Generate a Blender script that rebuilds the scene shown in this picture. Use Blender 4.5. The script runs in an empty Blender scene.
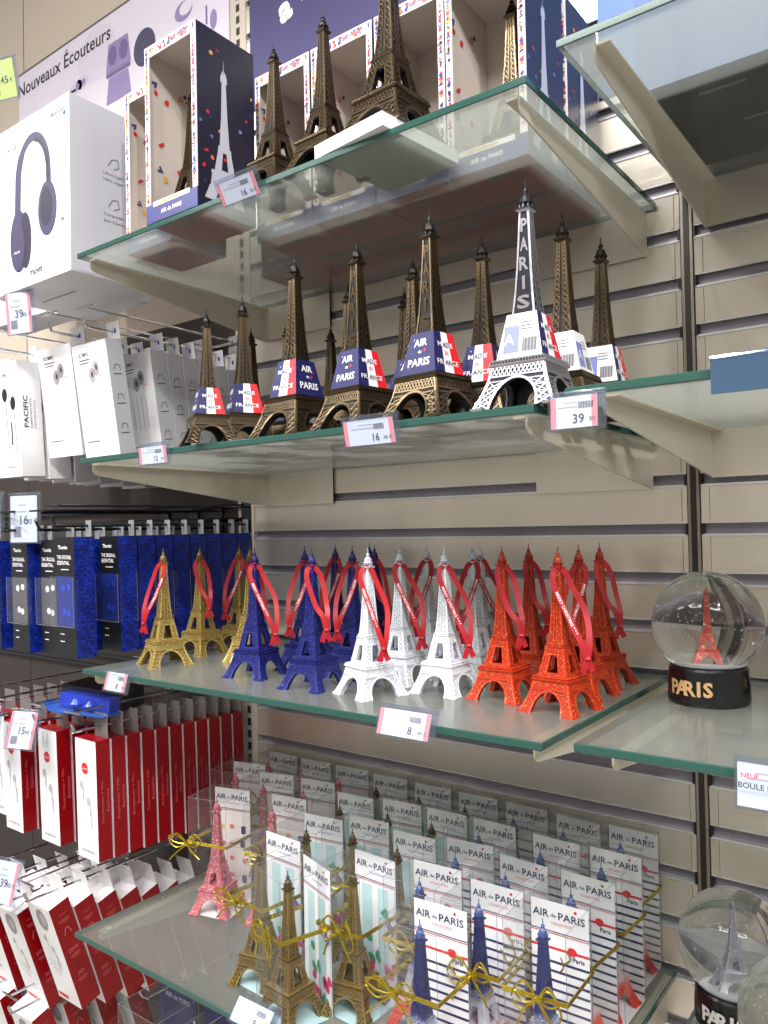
import bpy, math, random
from mathutils import Vector, Matrix, Euler
random.seed(7)
SC = bpy.context.scene
COL = SC.collection
PI = math.pi

# ------------------------------------------------------------------ camera
YAW, PITCH, ROLL, FPX = -0.6441, 0.0194, -0.0202, 783.98
CAM = Vector((0.22425, -0.819185, 1.50164))
FWD = Vector((math.sin(YAW)*math.cos(PITCH), math.cos(YAW)*math.cos(PITCH), math.sin(PITCH)))
_r = Vector((math.cos(YAW), -math.sin(YAW), 0)); _u = _r.cross(FWD)
RGT = math.cos(ROLL)*_r + math.sin(ROLL)*_u
UPV = -math.sin(ROLL)*_r + math.cos(ROLL)*_u
cd = bpy.data.cameras.new('camera'); co = bpy.data.objects.new('camera', cd); COL.objects.link(co)
cd.sensor_fit = 'HORIZONTAL'; cd.sensor_width = 36; cd.lens = FPX/768*36; cd.clip_start = .02
co.matrix_world = Matrix(((RGT.x, UPV.x, -FWD.x, CAM.x), (RGT.y, UPV.y, -FWD.y, CAM.y), (RGT.z, UPV.z, -FWD.z, CAM.z), (0, 0, 0, 1)))
SC.camera = co
def at(px, py, axis, val):
    """surveying helper: the place in the room seen at a photo pixel, on the plane axis=val"""
    d = FWD + RGT*((px-384)/FPX) - UPV*((py-512)/FPX)
    return CAM + d*((val-CAM[axis])/d[axis])

# ------------------------------------------------------------------ survey (metres)
Z1, Z2, Z3, Z4 = 1.8317, 1.5893, 1.3437, 1.0449
ZR1, ZR2, ZR3, ZR4 = 1.8475, 1.5978, 1.3475, 1.0725
XL, XR, XRL, DEP = -0.612, -0.0290, -0.0045, 0.2983
GT = .0065          # glass thickness
def SLZ(k): return 1.8-.05*k      # groove tops

# ------------------------------------------------------------------ materials
def lin(c):
    return tuple(((v/255)/12.92 if v/255 <= .04045 else ((v/255+.055)/1.055)**2.4) for v in c[:3])+(1,)
MATS = {}
def M(name, rgb=(200, 200, 200), rough=.5, metal=0., spec=.5, emit=None, coat=0.):
    if name in MATS: return MATS[name]
    m = bpy.data.materials.new(name); m.use_nodes = True; b = m.node_tree.nodes['Principled BSDF']
    b.inputs['Base Color'].default_value = lin(rgb); b.inputs['Roughness'].default_value = rough
    b.inputs['Metallic'].default_value = metal; b.inputs['Specular IOR Level'].default_value = spec
    b.inputs['Coat Weight'].default_value = coat
    if emit: b.inputs['Emission Color'].default_value = lin(rgb); b.inputs['Emission Strength'].default_value = emit
    m.diffuse_color = lin(rgb); MATS[name] = m; return m
def N(m, t, **kw):
    n = m.node_tree.nodes.new(t)
    for k, v in kw.items():
        if k in n.inputs.keys() if hasattr(n.inputs, 'keys') else False: n.inputs[k].default_value = v
        else: setattr(n, k, v)
    return n
def L(m, a, b): m.node_tree.links.new(a, b)
def bsdf(m): return m.node_tree.nodes['Principled BSDF']
def ramp(m, fac, stops, interp='LINEAR'):
    r = m.node_tree.nodes.new('ShaderNodeValToRGB'); r.color_ramp.interpolation = interp
    e = r.color_ramp.elements
    while len(e) < len(stops): e.new(.5)
    for i, (p, c) in enumerate(stops): e[i].position = p; e[i].color = lin(c)
    L(m, fac, r.inputs['Fac']); return r.outputs['Color']
def glitter(name, rgb, bright, rough=.4, metal=.2, scale=160, amt=.86):
    if name in MATS: return MATS[name]
    m = M(name, rgb, rough, metal); tc = N(m, 'ShaderNodeTexCoord')
    v = N(m, 'ShaderNodeTexVoronoi'); v.inputs['Scale'].default_value = scale; L(m, tc.outputs['Object'], v.inputs['Vector'])
    s = N(m, 'ShaderNodeSeparateColor'); L(m, v.outputs['Color'], s.inputs[0])
    c = ramp(m, s.outputs[0], [(0, tuple(int(x*.82) for x in rgb)), (.4, rgb), (amt, rgb), (min(.99, amt+.02), bright)])
    L(m, c, bsdf(m).inputs['Base Color'])
    b = N(m, 'ShaderNodeBump'); b.inputs['Strength'].default_value = .25; b.inputs['Distance'].default_value = .0004
    L(m, s.outputs[1], b.inputs['Height']); L(m, b.outputs[0], bsdf(m).inputs['Normal']); return m
def confetti(name, base, scale, cols, density, size, rough=.45):
    """printed confetti: scattered coloured blobs on a base colour"""
    if name in MATS: return MATS[name]
    m = M(name, base, rough); tc = N(m, 'ShaderNodeTexCoord')
    nz = N(m, 'ShaderNodeTexNoise'); nz.inputs['Scale'].default_value = scale*2.2; L(m, tc.outputs['Object'], nz.inputs['Vector'])
    mx = N(m, 'ShaderNodeMix'); mx.data_type = 'VECTOR'; mx.inputs[0].default_value = .012*100/scale
    L(m, tc.outputs['Object'], mx.inputs[4]); L(m, nz.outputs['Color'], mx.inputs[5])
    v = N(m, 'ShaderNodeTexVoronoi'); v.inputs['Scale'].default_value = scale; v.inputs['Randomness'].default_value = .8
    L(m, mx.outputs[1], v.inputs['Vector'])
    s = N(m, 'ShaderNodeSeparateColor'); L(m, v.outputs['Color'], s.inputs[0])
    k = len(cols); c = ramp(m, s.outputs[0], [(i/k, cc) for i, cc in enumerate(cols)], 'CONSTANT')
    d = N(m, 'ShaderNodeMath', operation='LESS_THAN'); d.inputs[1].default_value = size; L(m, v.outputs['Distance'], d.inputs[0])
    p = N(m, 'ShaderNodeMath', operation='LESS_THAN'); p.inputs[1].default_value = density; L(m, s.outputs[1], p.inputs[0])
    q = N(m, 'ShaderNodeMath', operation='MULTIPLY'); L(m, d.outputs[0], q.inputs[0]); L(m, p.outputs[0], q.inputs[1])
    o = N(m, 'ShaderNodeMix'); o.data_type = 'RGBA'; o.inputs[6].default_value = lin(base)
    L(m, q.outputs[0], o.inputs[0]); L(m, c, o.inputs[7]); L(m, o.outputs[2], bsdf(m).inputs['Base Color']); return m
def clear(name, tint=(245, 248, 250), gloss=.06, rough=.05, milk=0., facing=.5):
    """thin clear plastic / glass sheet: transparent with a Fresnel reflection"""
    if name in MATS: return MATS[name]
    m = bpy.data.materials.new(name); m.use_nodes = True; nt = m.node_tree; nt.nodes.clear()
    o = N(m, 'ShaderNodeOutputMaterial'); t = N(m, 'ShaderNodeBsdfTransparent'); t.inputs[0].default_value = lin(tint)
    g = N(m, 'ShaderNodeBsdfGlossy'); g.inputs['Roughness'].default_value = rough
    lw = N(m, 'ShaderNodeLayerWeight'); lw.inputs[0].default_value = .5; f = N(m, 'ShaderNodeMath', operation='POWER'); f.inputs[1].default_value = 4.5; L(m, lw.outputs['Facing'], f.inputs[0])
    a = N(m, 'ShaderNodeMath', operation='MULTIPLY_ADD'); a.inputs[1].default_value = facing*2; a.inputs[2].default_value = gloss
    L(m, f.outputs[0], a.inputs[0]); a.use_clamp = True
    mx = N(m, 'ShaderNodeMixShader'); L(m, a.outputs[0], mx.inputs[0]); L(m, t.outputs[0], mx.inputs[1]); L(m, g.outputs[0], mx.inputs[2])
    out = mx
    if milk:
        d = N(m, 'ShaderNodeBsdfDiffuse'); d.inputs[0].default_value = lin(tint)
        tr = N(m, 'ShaderNodeBsdfTranslucent'); tr.inputs[0].default_value = lin(tint)
        ad = N(m, 'ShaderNodeMixShader'); ad.inputs[0].default_value = .72; L(m, d.outputs[0], ad.inputs[1]); L(m, tr.outputs[0], ad.inputs[2])
        m2 = N(m, 'ShaderNodeMixShader'); m2.inputs[0].default_value = milk; L(m, mx.outputs[0], m2.inputs[1]); L(m, ad.outputs[0], m2.inputs[2]); out = m2
    L(m, out.outputs[0], o.inputs[0]); MATS[name] = m; return m

def brushed(name, rgb, rough, metal, aniso=.6):
    m = M(name, rgb, rough, metal); tc = N(m, 'ShaderNodeTexCoord'); mp = N(m, 'ShaderNodeMapping')
    mp.inputs['Scale'].default_value = (3, 3, 900); nz = N(m, 'ShaderNodeTexNoise'); nz.inputs['Scale'].default_value = 3.
    L(m, tc.outputs['Object'], mp.inputs[0]); L(m, mp.outputs[0], nz.inputs['Vector'])
    b = N(m, 'ShaderNodeBump'); b.inputs['Strength'].default_value = .1; b.inputs['Distance'].default_value = .0004
    L(m, nz.outputs[0], b.inputs['Height']); L(m, b.outputs[0], bsdf(m).inputs['Normal'])
    bsdf(m).inputs['Anisotropic'].default_value = aniso; bsdf(m).inputs['Anisotropic Rotation'].default_value = 0.
    tg = N(m, 'ShaderNodeTangent'); tg.direction_type = 'UV_MAP'; tg.uv_map = 'UVMap'; L(m, tg.outputs[0], bsdf(m).inputs['Tangent'])
    return m
WALL = brushed('brushed_wall_metal', (228, 221, 208), .28, .65, .9)
GROOVE = M('groove_dark_steel', (140, 136, 146), .35, .2)
LIP = M('polished_lip', (225, 225, 230), .25, .5)
DARK = M('dark_slot', (38, 34, 34), .5)
POST = M('post_steel', (150, 138, 126), .4, .3)
BEIGE = M('beige_panel', (196, 184, 168), .5)
BRK = M('beige_bracket_paint', (206, 198, 182), .4)
GLASS = clear('frosted_shelf_glass', (222, 226, 222), .06, .2, .24, .5)
GEDGE = M('green_glass_edge', (40, 80, 72), .12, .0, .8)
CHROME = M('chrome_wire', (200, 200, 205), .16, 1.)
WIREDK = M('dark_wire', (70, 72, 78), .2, .9)
WHITE = M('white_board', (238, 238, 240), .45)
OFFW = M('off_white_board', (206, 204, 208), .5)
GREYB = M('grey_board', (150, 148, 150), .5)
INK = M('black_ink', (25, 24, 32), .5)
GINK = M('grey_ink', (84, 84, 92), .5)
LINK = M('light_grey_ink', (178, 178, 186), .5)
RED = M('red_board', (142, 5, 17), .32)
PALET = M('pale_print_on_red', (206, 110, 116), .5)
REDINK = M('red_ink', (214, 30, 48), .5)
BLUEINK = M('blue_ink', (40, 84, 190), .5)
PINKINK = M('pale_red_ink', (238, 140, 150), .5)
NAVY = M('navy_ink', (28, 34, 86), .5)
PURPLE = M('dark_purple_ink', (66, 60, 92), .45)
PURPLE2 = M('deep_purple_ink', (44, 40, 62), .45)
WINK = M('white_ink', (240, 240, 242), .5)
FLAGW = M('sleeve_white', (236, 236, 240), .4)
FLAGR = M('sleeve_red', (214, 28, 40), .4)
SNAVY = confetti('sleeve_navy_confetti', (24, 28, 88), 48, [(230, 120, 160), (240, 90, 90), (160, 170, 240), (24, 28, 88)], .5, .14)
CLEAR = clear('clear_plastic', (250, 251, 252), .045, .05, .02, .4)
HOLD = clear('label_holder_plastic', (240, 243, 248), .02, .1, .05, .15)
HOLDB = clear('blue_label_holder', (140, 185, 215), .15, .1, .35, .5)

# ------------------------------------------------------------------ mesh builder
def rotz(a): return Matrix.Rotation(a, 3, 'Z')
TXT = {}
def text_geo(s, bold=.0):
    k = (s, bold)
    if k not in TXT:
        cu = bpy.data.curves.new('t', 'FONT'); cu.body = s; cu.align_x = 'CENTER'; cu.align_y = 'CENTER'
        cu.resolution_u = 2; cu.offset = bold
        ob = bpy.data.objects.new('t', cu); COL.objects.link(ob); dg = bpy.context.evaluated_depsgraph_get()
        me = bpy.data.meshes.new_from_object(ob.evaluated_get(dg))
        vs = [v.co.copy() for v in me.vertices]; fs = [tuple(p.vertices) for p in me.polygons]
        bpy.data.objects.remove(ob); bpy.data.curves.remove(cu); bpy.data.meshes.remove(me)
        x0 = min(v.x for v in vs); x1 = max(v.x for v in vs); y0 = min(v.y for v in vs); y1 = max(v.y for v in vs)
        c = Vector(((x0+x1)/2, (y0+y1)/2, 0)); TXT[k] = ([v-c for v in vs], fs, x1-x0, y1-y0)
    return TXT[k]
class MB:
    def __init__(s, T=None): s.v = []; s.f = []; s.m = []; s.T = T
    def add(s, vs, fs, mat=0):
        n = len(s.v)
        for p in vs: s.v.append(s.T @ Vector(p) if s.T else Vector(p))
        for f in fs: s.f.append(tuple(n+i for i in f)); s.m.append(mat)
    def box(s, x0, x1, y0, y1, z0, z1, mat=0, mats=None, skip=''):
        vs = [(x0, y0, z0), (x1, y0, z0), (x1, y1, z0), (x0, y1, z0), (x0, y0, z1), (x1, y0, z1), (x1, y1, z1), (x0, y1, z1)]
        F = {'b': (0, 3, 2, 1), 't': (4, 5, 6, 7), 'f': (0, 1, 5, 4), 'r': (1, 2, 6, 5), 'k': (2, 3, 7, 6), 'l': (3, 0, 4, 7)}
        for k, f in F.items():
            if k not in skip: s.add([vs[i] for i in f], [(0, 1, 2, 3)], (mats or {}).get(k, mat))
    def quad(s, a, b, c, d, mat=0): s.add([a, b, c, d], [(0, 1, 2, 3)], mat)
    def poly(s, pts, mat=0): s.add(pts, [tuple(range(len(pts)))], mat)
    def prism(s, pts, thick, mat=0):
        """pts: planar polygon, thick: extrusion vector"""
        n = len(pts); t = Vector(thick); b = [Vector(p)+t for p in pts]
        s.add(list(pts)+b, [tuple(range(n)), tuple(range(2*n-1, n-1, -1))]+[(i, n+i, n+(i+1) % n, (i+1) % n) for i in range(n)], mat)
    def bar(s, p, q, n, w, h, mat=0):
        p = Vector(p); q = Vector(q); n = Vector(n); d = (q-p)
        if d.length < 1e-9: return
        sd = d.cross(n).normalized()*(w/2); N_ = n.normalized()*h
        s.add([p-sd, q-sd, q+sd, p+sd, p-sd+N_, q-sd+N_, q+sd+N_, p+sd+N_], [(4, 5, 6, 7), (0, 4, 7, 3), (1, 2, 6, 5), (0, 1, 5, 4), (3, 7, 6, 2)], mat)
    def tube(s, pts, r, mat=0, n=6, cap=True):
        pts = [Vector(p) for p in pts]; rings = []
        ref = Vector((0, 0, 1))
        for i, p in enumerate(pts):
            d = (pts[min(i+1, len(pts)-1)]-pts[max(i-1, 0)]).normalized()
            a = d.cross(ref)
            if a.length < .05: a = d.cross(Vector((1, 0, 0)))
            a.normalize(); b = d.cross(a).normalized()
            rr = r[i] if isinstance(r, (list, tuple)) else r
            rings.append([p+(a*math.cos(2*PI*k/n)+b*math.sin(2*PI*k/n))*rr for k in range(n)])
        vs = [v for g in rings for v in g]
        fs = [(i*n+k, i*n+(k+1) % n, (i+1)*n+(k+1) % n, (i+1)*n+k) for i in range(len(pts)-1) for k in range(n)]
        if cap: fs += [tuple(range(n-1, -1, -1)), tuple((len(pts)-1)*n+k for k in range(n))]
        s.add(vs, fs, mat)
    def lathe(s, prof, c=(0, 0, 0), n=24, mat=0, cap=True):
        vs = [(c[0]+r*math.cos(2*PI*k/n), c[1]+r*math.sin(2*PI*k/n), c[2]+z) for r, z in prof for k in range(n)]
        fs = [(i*n+k, i*n+(k+1) % n, (i+1)*n+(k+1) % n, (i+1)*n+k) for i in range(len(prof)-1) for k in range(n)]
        if cap: fs += [tuple(range(n-1, -1, -1)), tuple((len(prof)-1)*n+k for k in range(n))]
        s.add(vs, fs, mat)
    def text(s, t, o, r, u, h, mat=0, bold=.0, width=None, lift=.0003):
        """lettering of height h centred on o; r = reading direction, u = up"""
        vs, fs, w, hh = text_geo(t, bold); r = Vector(r).normalized(); u = Vector(u).normalized(); k = h/hh
        kx = (width/w) if width else k; o = Vector(o)+r.cross(u)*lift
        s.add([o+r*(v.x*kx)+u*(v.y*k) for v in vs], fs, mat)
    def rect(s, o, r, u, w, h, mat=0, lift=.0002):
        r = Vector(r).normalized(); u = Vector(u).normalized(); o = Vector(o)+r.cross(u)*lift; a = r*(w/2); b = u*(h/2)
        s.quad(o-a-b, o+a-b, o+a+b, o-a+b, mat)
    def disc(s, o, r, u, ra, rb=None, mat=0, lift=.0003, n=20):
        rb = rb or ra; r = Vector(r).normalized(); u = Vector(u).normalized(); o = Vector(o)+r.cross(u)*lift
        s.poly([o+r*(ra*math.cos(2*PI*k/n))+u*(rb*math.sin(2*PI*k/n)) for k in range(n)], mat)
    def line(s, pts, o, r, u, w, mat=0, lift=.0003):
        """flat printed stroke through 2-D points"""
        r = Vector(r).normalized(); u = Vector(u).normalized(); nn = r.cross(u); o = Vector(o)+nn*lift
        P = [o+r*a+u*b for a, b in pts]
        for i in range(len(P)-1):
            d = (P[i+1]-P[i]).normalized(); sd = d.cross(nn)*(w/2)
            s.quad(P[i]-sd, P[i]+sd, P[i+1]+sd, P[i+1]-sd, mat)
    def build(s, name, mats, parent=None, smooth=False, bevel=0):
        me = bpy.data.meshes.new(name); me.from_pydata([tuple(v) for v in s.v], [], s.f)
        mats = mats if isinstance(mats, (list, tuple)) else [mats]
        for m in mats: me.materials.append(m)
        me.polygons.foreach_set('material_index', s.m)
        if smooth: me.polygons.foreach_set('use_smooth', [True]*len(s.f))
        if WALL in mats:
            uv = me.uv_layers.new(name='UVMap')
            for l in me.loops: c_ = me.vertices[l.vertex_index].co; uv.data[l.index].uv = (c_.x, c_.z)
        me.update(); o = bpy.data.objects.new(name, me); COL.objects.link(o)
        if parent: o.parent = parent
        if bevel:
            b = o.modifiers.new('bevel', 'BEVEL'); b.width = bevel; b.segments = 2; b.limit_method = 'ANGLE'
        return o
def tag(o, label=None, cat=None, group=None, kind=None):
    if label: o['label'] = label
    if cat: o['category'] = cat
    if group: o['group'] = group
    if kind: o['kind'] = kind
    return o
def thing(name, label, cat, loc=(0, 0, 0), rz=0, group=None, scale=1):
    o = bpy.data.objects.new(name, None); COL.objects.link(o); o.location = loc; o.rotation_euler = (0, 0, rz); o.scale = (scale,)*3
    o.empty_display_size = .01
    return tag(o, label, cat, group)
def kids(o): return [c for c in bpy.data.objects if c.parent == o]
KID = {}
def dup(root, loc, rz=0, label=None, group=None, scale=None, tilt=0):
    r = root.copy(); COL.objects.link(r); r.location = loc; r.rotation_euler = (tilt, 0, rz)
    if scale: r.scale = (scale,)*3
    if label: r['label'] = label
    if group: r['group'] = group
    if root.name not in KID: KID[root.name] = [(c, kids(c)) for c in kids(root)]
    for ch, gs in KID[root.name]:
        c = ch.copy(); COL.objects.link(c); c.parent = r
        for g in gs: d = g.copy(); COL.objects.link(d); d.parent = c
    return r
def wipe(root):
    for c in kids(root):
        for g in kids(c): bpy.data.objects.remove(g)
        bpy.data.objects.remove(c)
    bpy.data.objects.remove(root)
def remat(root, ms):
    """ms: {part name: [materials]} set on the objects themselves"""
    for c in kids(root):
        b = c.name.split('.')[0]
        if b in ms:
            for i, m in enumerate(ms[b]): c.material_slots[i].link = 'OBJECT'; c.material_slots[i].material = m
def struct(o, label=None): o['kind'] = 'structure'; return tag(o, label)
ORD = ['first', 'second', 'third', 'fourth', 'fifth', 'sixth', 'seventh', 'eighth', 'ninth', 'tenth', 'eleventh', 'twelfth', 'thirteenth', 'fourteenth']
X_, Y_, Z_ = Vector((1, 0, 0)), Vector((0, 1, 0)), Vector((0, 0, 1))

# ------------------------------------------------------------------ SETTING
b = MB(); b.box(-3, 2, -3.2, .05, -.02, 0); struct(b.build('floor', M('floor_tiles', (206, 202, 196), .35)), 'pale shop floor')
b = MB(); b.box(-3, 2, -3.2, .05, 3.0, 3.03); struct(b.build('ceiling', M('ceiling_white', (200, 198, 194), .8)), 'pale shop ceiling')
b = MB(); b.box(-3, 2, -3.25, -3.2, 0, 3.0); struct(b.build('wall_front', M('far_aisle', (176, 170, 164), .7)), 'opposite aisle wall')
def slat_wall(x0, x1, ztop, zbot, b):
    """horizontal metal slats with recessed grooves"""
    zs = [z for z in [SLZ(k) for k in range(-24, 34)] if zbot+.02 < z < ztop-.02]
    zs.sort(reverse=True); z = ztop
    for g in zs:
        b.box(x0, x1, 0, .004, g, z, 0); z = g-.0135
        b.quad((x0, .006, z), (x1, .006, z), (x1, .006, g), (x0, .006, g), 1)          # back of the groove
        b.quad((x0, 0, g), (x1, 0, g), (x1, .012, g), (x0, .012, g), 3)
        b.box(x0, x1, -.0012, .012, z, z+.0022, 2)                                    # rolled bright lip
        b.box(x0, x1, -.0006, .002, g-.0008, g, 2)
    b.box(x0, x1, 0, .004, zbot, z, 0)
b = MB(); slat_wall(-.632, -.0068, 2.6, .35, b); slat_wall(.0068, 1.2, 2.6, .35, b)
b.box(-.632, 1.2, .03, .04, .35, 2.6, 3)
struct(b.build('wall_back', [WALL, GROOVE, LIP, DARK]), 'brushed metal slatted shop wall')
b = MB()
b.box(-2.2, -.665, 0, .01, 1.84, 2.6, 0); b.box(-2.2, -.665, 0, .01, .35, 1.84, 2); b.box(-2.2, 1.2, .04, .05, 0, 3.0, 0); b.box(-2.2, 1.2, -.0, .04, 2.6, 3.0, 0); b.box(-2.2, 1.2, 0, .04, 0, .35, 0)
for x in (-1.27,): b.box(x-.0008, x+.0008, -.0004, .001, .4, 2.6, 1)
struct(b.build('wall_left', [BEIGE, DARK, M('back_panel_painted_shade', (54, 47, 44), .5)]), 'beige panelled wall of the left bay')  # lower panel: shade behind the hanging packs put into its dark colour
def upright(n, x):
    b = MB(); b.box(x-.0026, x+.0026, -.003, .03, .35, 2.6, 0)
    for s in (-1, 1):
        b.box(x+s*.0042-.0014, x+s*.0042+.0014, -.002, .02, .35, 2.6, 1)
    for k in range(-24, 34):
        z = SLZ(k)
        if .4 < z < 2.55:
            for s in (-1, 1): b.box(x+s*.0075-.0012, x+s*.0075+.0012, -.0022, .012, z-.012, z-.001, 2); b.box(x+s*.0135-.0015, x+s*.0135+.0015, -.0012, .002, z-.049, z-.015, 3)
    struct(b.build('trim_%d' % n, [DARK, POST, M('hook_dark', (46, 42, 42), .4, .5), WALL]), 'dark slotted metal upright')
upright(1, 0.0)
b = MB(); b.box(-.665, -.632, -.002, .03, .35, 2.6, 0)
for k in range(120):
    z = .4+k*.018; b.box(-.652, -.645, -.0025, -.0018, z, z+.011, 1)
struct(b.build('trim_2', [M('beige_post', (200, 190, 176), .4), DARK]), 'beige slotted upright between the bays')

# posters on the wall
LIL = M('poster_lilac', (222, 214, 230), .4); LIL2 = M('poster_lilac_dark', (142, 126, 176), .5); LIL3 = M('poster_violet', (108, 92, 144), .5); LIL4 = M('poster_lilac_mid', (204, 194, 216), .5)
P1 = thing('wall_poster', 'lilac advertising poster reading Nouveaux Écouteurs with earbud pictures, left bay', 'poster', (-.985, 0, 2.25))
b = MB(); b.box(-.30, .318, -.003, -.0005, -.20, .17, 0)
b.box(-.30, .318, -.0035, -.0005, .17, .1735, 1)
R, U = X_, Z_
def P(x, z): return Vector((x+.985, -.003, z-2.25))
t0 = at(20, 85, 1, 0); t1 = at(112, 33, 1, 0)
b.text('Nouveaux Écouteurs', ((t0.x+t1.x)/2+.985, -.003, (t0.z+t1.z)/2-2.25-.004), R, U, .034, 2, .012, width=(t1.x-t0.x)*1.0)
c = P(*[at(120, 70, 1, 0)[i] for i in (0, 2)])
for dz, h in ((.028, .05), (-.03, .045)):
    b.prism([c+Vector((sx*.036+math.copysign(.008, sx)*(q), -.0005, dz+sz*h/2)) for sx, sz, q in ((-1, -1, 0), (1, -1, 0), (1, 1, -1), (-1, 1, -1))], (0, -.0003, 0), 3)
for dx in (-.016, .016): b.disc(c+Vector((dx, -.001, .03)), R, U, .012, .017, 4)
b.rect(c+Vector((0, -.001, -.002)), R, U, .07, .006, 4)
for px, py in ((78, 88), (84, 83)):
    e = at(px, py, 1, 0); b.disc(P(e.x, e.z), R, U, .020, .012, 5); b.disc(P(e.x+.004, e.z)+Vector((0, -.0004, 0)), R, U, .006, .006, 3)
e = at(98, 55, 1, 0); b.disc(P(e.x, e.z), R, U, .06, .05, 6, .0001)
e = at(185, 12, 1, 0); b.disc(P(e.x, e.z), R, U, .022, .016, 3); b.disc(P(e.x+.006, e.z+.003)+Vector((0, -.0003, 0)), R, U, .016, .011, 0)
e = at(208, 16, 1, 0); b.rect(P(e.x, e.z), R, U, .004, .03, 4); e = at(215, 20, 1, 0); b.disc(P(e.x, e.z), R, U, .008, .016, 3)
e = at(146, 48, 1, 0); b.disc(P(e.x, e.z), R, U, .03, .032, 7)
b.build('poster_sheet', [LIL, M('poster_rail', (96, 88, 92), .4), INK, LIL2, LIL3, LIL4, M('poster_lilac_pale', (214, 205, 222), .5), PURPLE], P1)
P2 = thing('wall_poster', 'dark blue-violet poster with white script behind the display boxes', 'poster', (-.5, 0, 2.3))
b = MB(); b.box(-.122, .235, -.003, -.0005, -.172, .2, 0)
b.text('a', (-.048, -.003, -.052), (1, 0, .25), (-.2, 0, 1), .03, 1, .05)
b.text('ir', (0, -.003, -.02), (1, 0, .25), (-.2, 0, 1), .05, 1, .05)
b.build('poster_sheet', [M('poster_indigo', (62, 58, 108), .45), WINK], P2)
P3 = thing('wall_poster', 'plain blue poster seen through the top right glass shelf', 'poster', (.25, 0, 2.2))
b = MB(); b.box(-.336, .5, -.003, -.0005, -.24, .25, 0); b.build('poster_sheet', [M('poster_blue', (60, 104, 176), .4)], P3)

# ------------------------------------------------------------------ SHELVES
def glass_shelf(label, x0, x1, z, y0=-DEP, y1=-.003):
    t = thing('glass_shelf', label, 'shelf', ((x0+x1)/2, y1, z-GT), 0, None)
    hx = (x1-x0)/2; b = MB(); d = y0-y1; c = .0008
    b.quad((-hx+c, d+c, GT), (hx-c, d+c, GT), (hx-c, 0, GT), (-hx+c, 0, GT), 0); b.quad((-hx+c, d+c, 0), (-hx+c, 0, 0), (hx-c, 0, 0), (hx-c, d+c, 0), 0)
    pane = b.build('glass_pane', [GLASS], t)
    b = MB(); P_ = [(-hx, 0), (-hx, d), (hx, d), (hx, 0)]; Q_ = [(-hx+c, 0), (-hx+c, d+c), (hx-c, d+c), (hx-c, 0)]
    for i in range(3):
        a, e = P_[i], P_[i+1]; q, r = Q_[i], Q_[i+1]
        b.quad((*a, c), (*e, c), (*e, GT-c), (*a, GT-c), 0); b.quad((*a, GT-c), (*e, GT-c), (*r, GT), (*q, GT), 0); b.quad((*q, 0), (*r, 0), (*e, c), (*a, c), 0)
    b.quad((hx, 0, 0), (-hx, 0, 0), (-hx, 0, GT), (hx, 0, GT), 0)
    b.build('polished_edge', [GEDGE], t); return t
glass_shelf('frosted glass shelf carrying the confetti display boxes, top left of the metal wall', XL, XR, Z1)
glass_shelf('frosted glass shelf under the bronze towers with flag sleeves', XL, XR, Z2)
glass_shelf('frosted glass shelf under the gold, blue, white and orange ribbon towers', XL, XR, Z3)
glass_shelf('frosted glass shelf under the clear gift boxes', XL, XR, Z4, -.312)
glass_shelf('top right frosted glass shelf with dark boxes on it', XRL, .6, ZR1)
glass_shelf('right glass shelf level with the bronze towers, empty', XRL, .6, ZR2)
glass_shelf('right glass shelf under the clear snow globes with red towers', XRL, .6, ZR3)
glass_shelf('lowest right glass shelf under the snow globes with silver towers', XRL+.02, .6, ZR4, -.27)
def bracket(label, x, z, side, plate):
    """side = which way the folded flange points; plate = width of the mounting plate along the wall"""
    t = thing('shelf_bracket', label, 'bracket', (x, 0, z-GT))
    th = .0016; L_ = DEP-.012; H = .047
    prof = [(0, 0, 0), (0, 0, -H), (0, -.012, -H+.001), (0, -L_+.004, -.013), (0, -L_, -.009), (0, -L_, 0)]
    b = MB(); b.prism([Vector(p)+Vector((-th/2, 0, 0)) for p in prof], (th, 0, 0))
    x0, x1 = sorted((0, side*.011)); b.box(x0, x1, -L_, -.004, -.0016, -.0001)
    b.build('bracket_arm', [BRK], t)
    b = MB(); b.lathe([(.004, -.0012), (.0045, .0), (.0035, .0003)], (side*.005, -L_+.01, -.0003), 10); b.build('rubber_pad', [WHITE], t)
    b = MB(); x0, x1 = sorted((0, plate)); b.box(x0, x1, -.0042, -.0022, -H, .0, 0); b.build('mounting_plate', [WALL], t)
    return t
for z, n in ((Z1, 'the display-box shelf'), (Z2, 'the bronze-tower shelf'), (Z3, 'the ribbon-tower shelf'), (Z4, 'the gift-box shelf')):
    bracket('beige sheet-metal bracket under the left end of '+n, XL+.008, z, 1, .13 if z != Z3 else .02)
    bracket('beige sheet-metal bracket under the right end of '+n, XR-.012, z, -1, -.13 if z in (Z1, Z2) else -.02)
for z, n in ((ZR1, 'the top right glass shelf'), (ZR2, 'the empty right glass shelf'), (ZR3, 'the red-tower globe shelf'), (ZR4, 'the silver-tower globe shelf')):
    bracket('beige sheet-metal bracket at the left end of '+n, .019, z, 1 if z != ZR1 else 1, .16 if z != ZR3 else .02)

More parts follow.
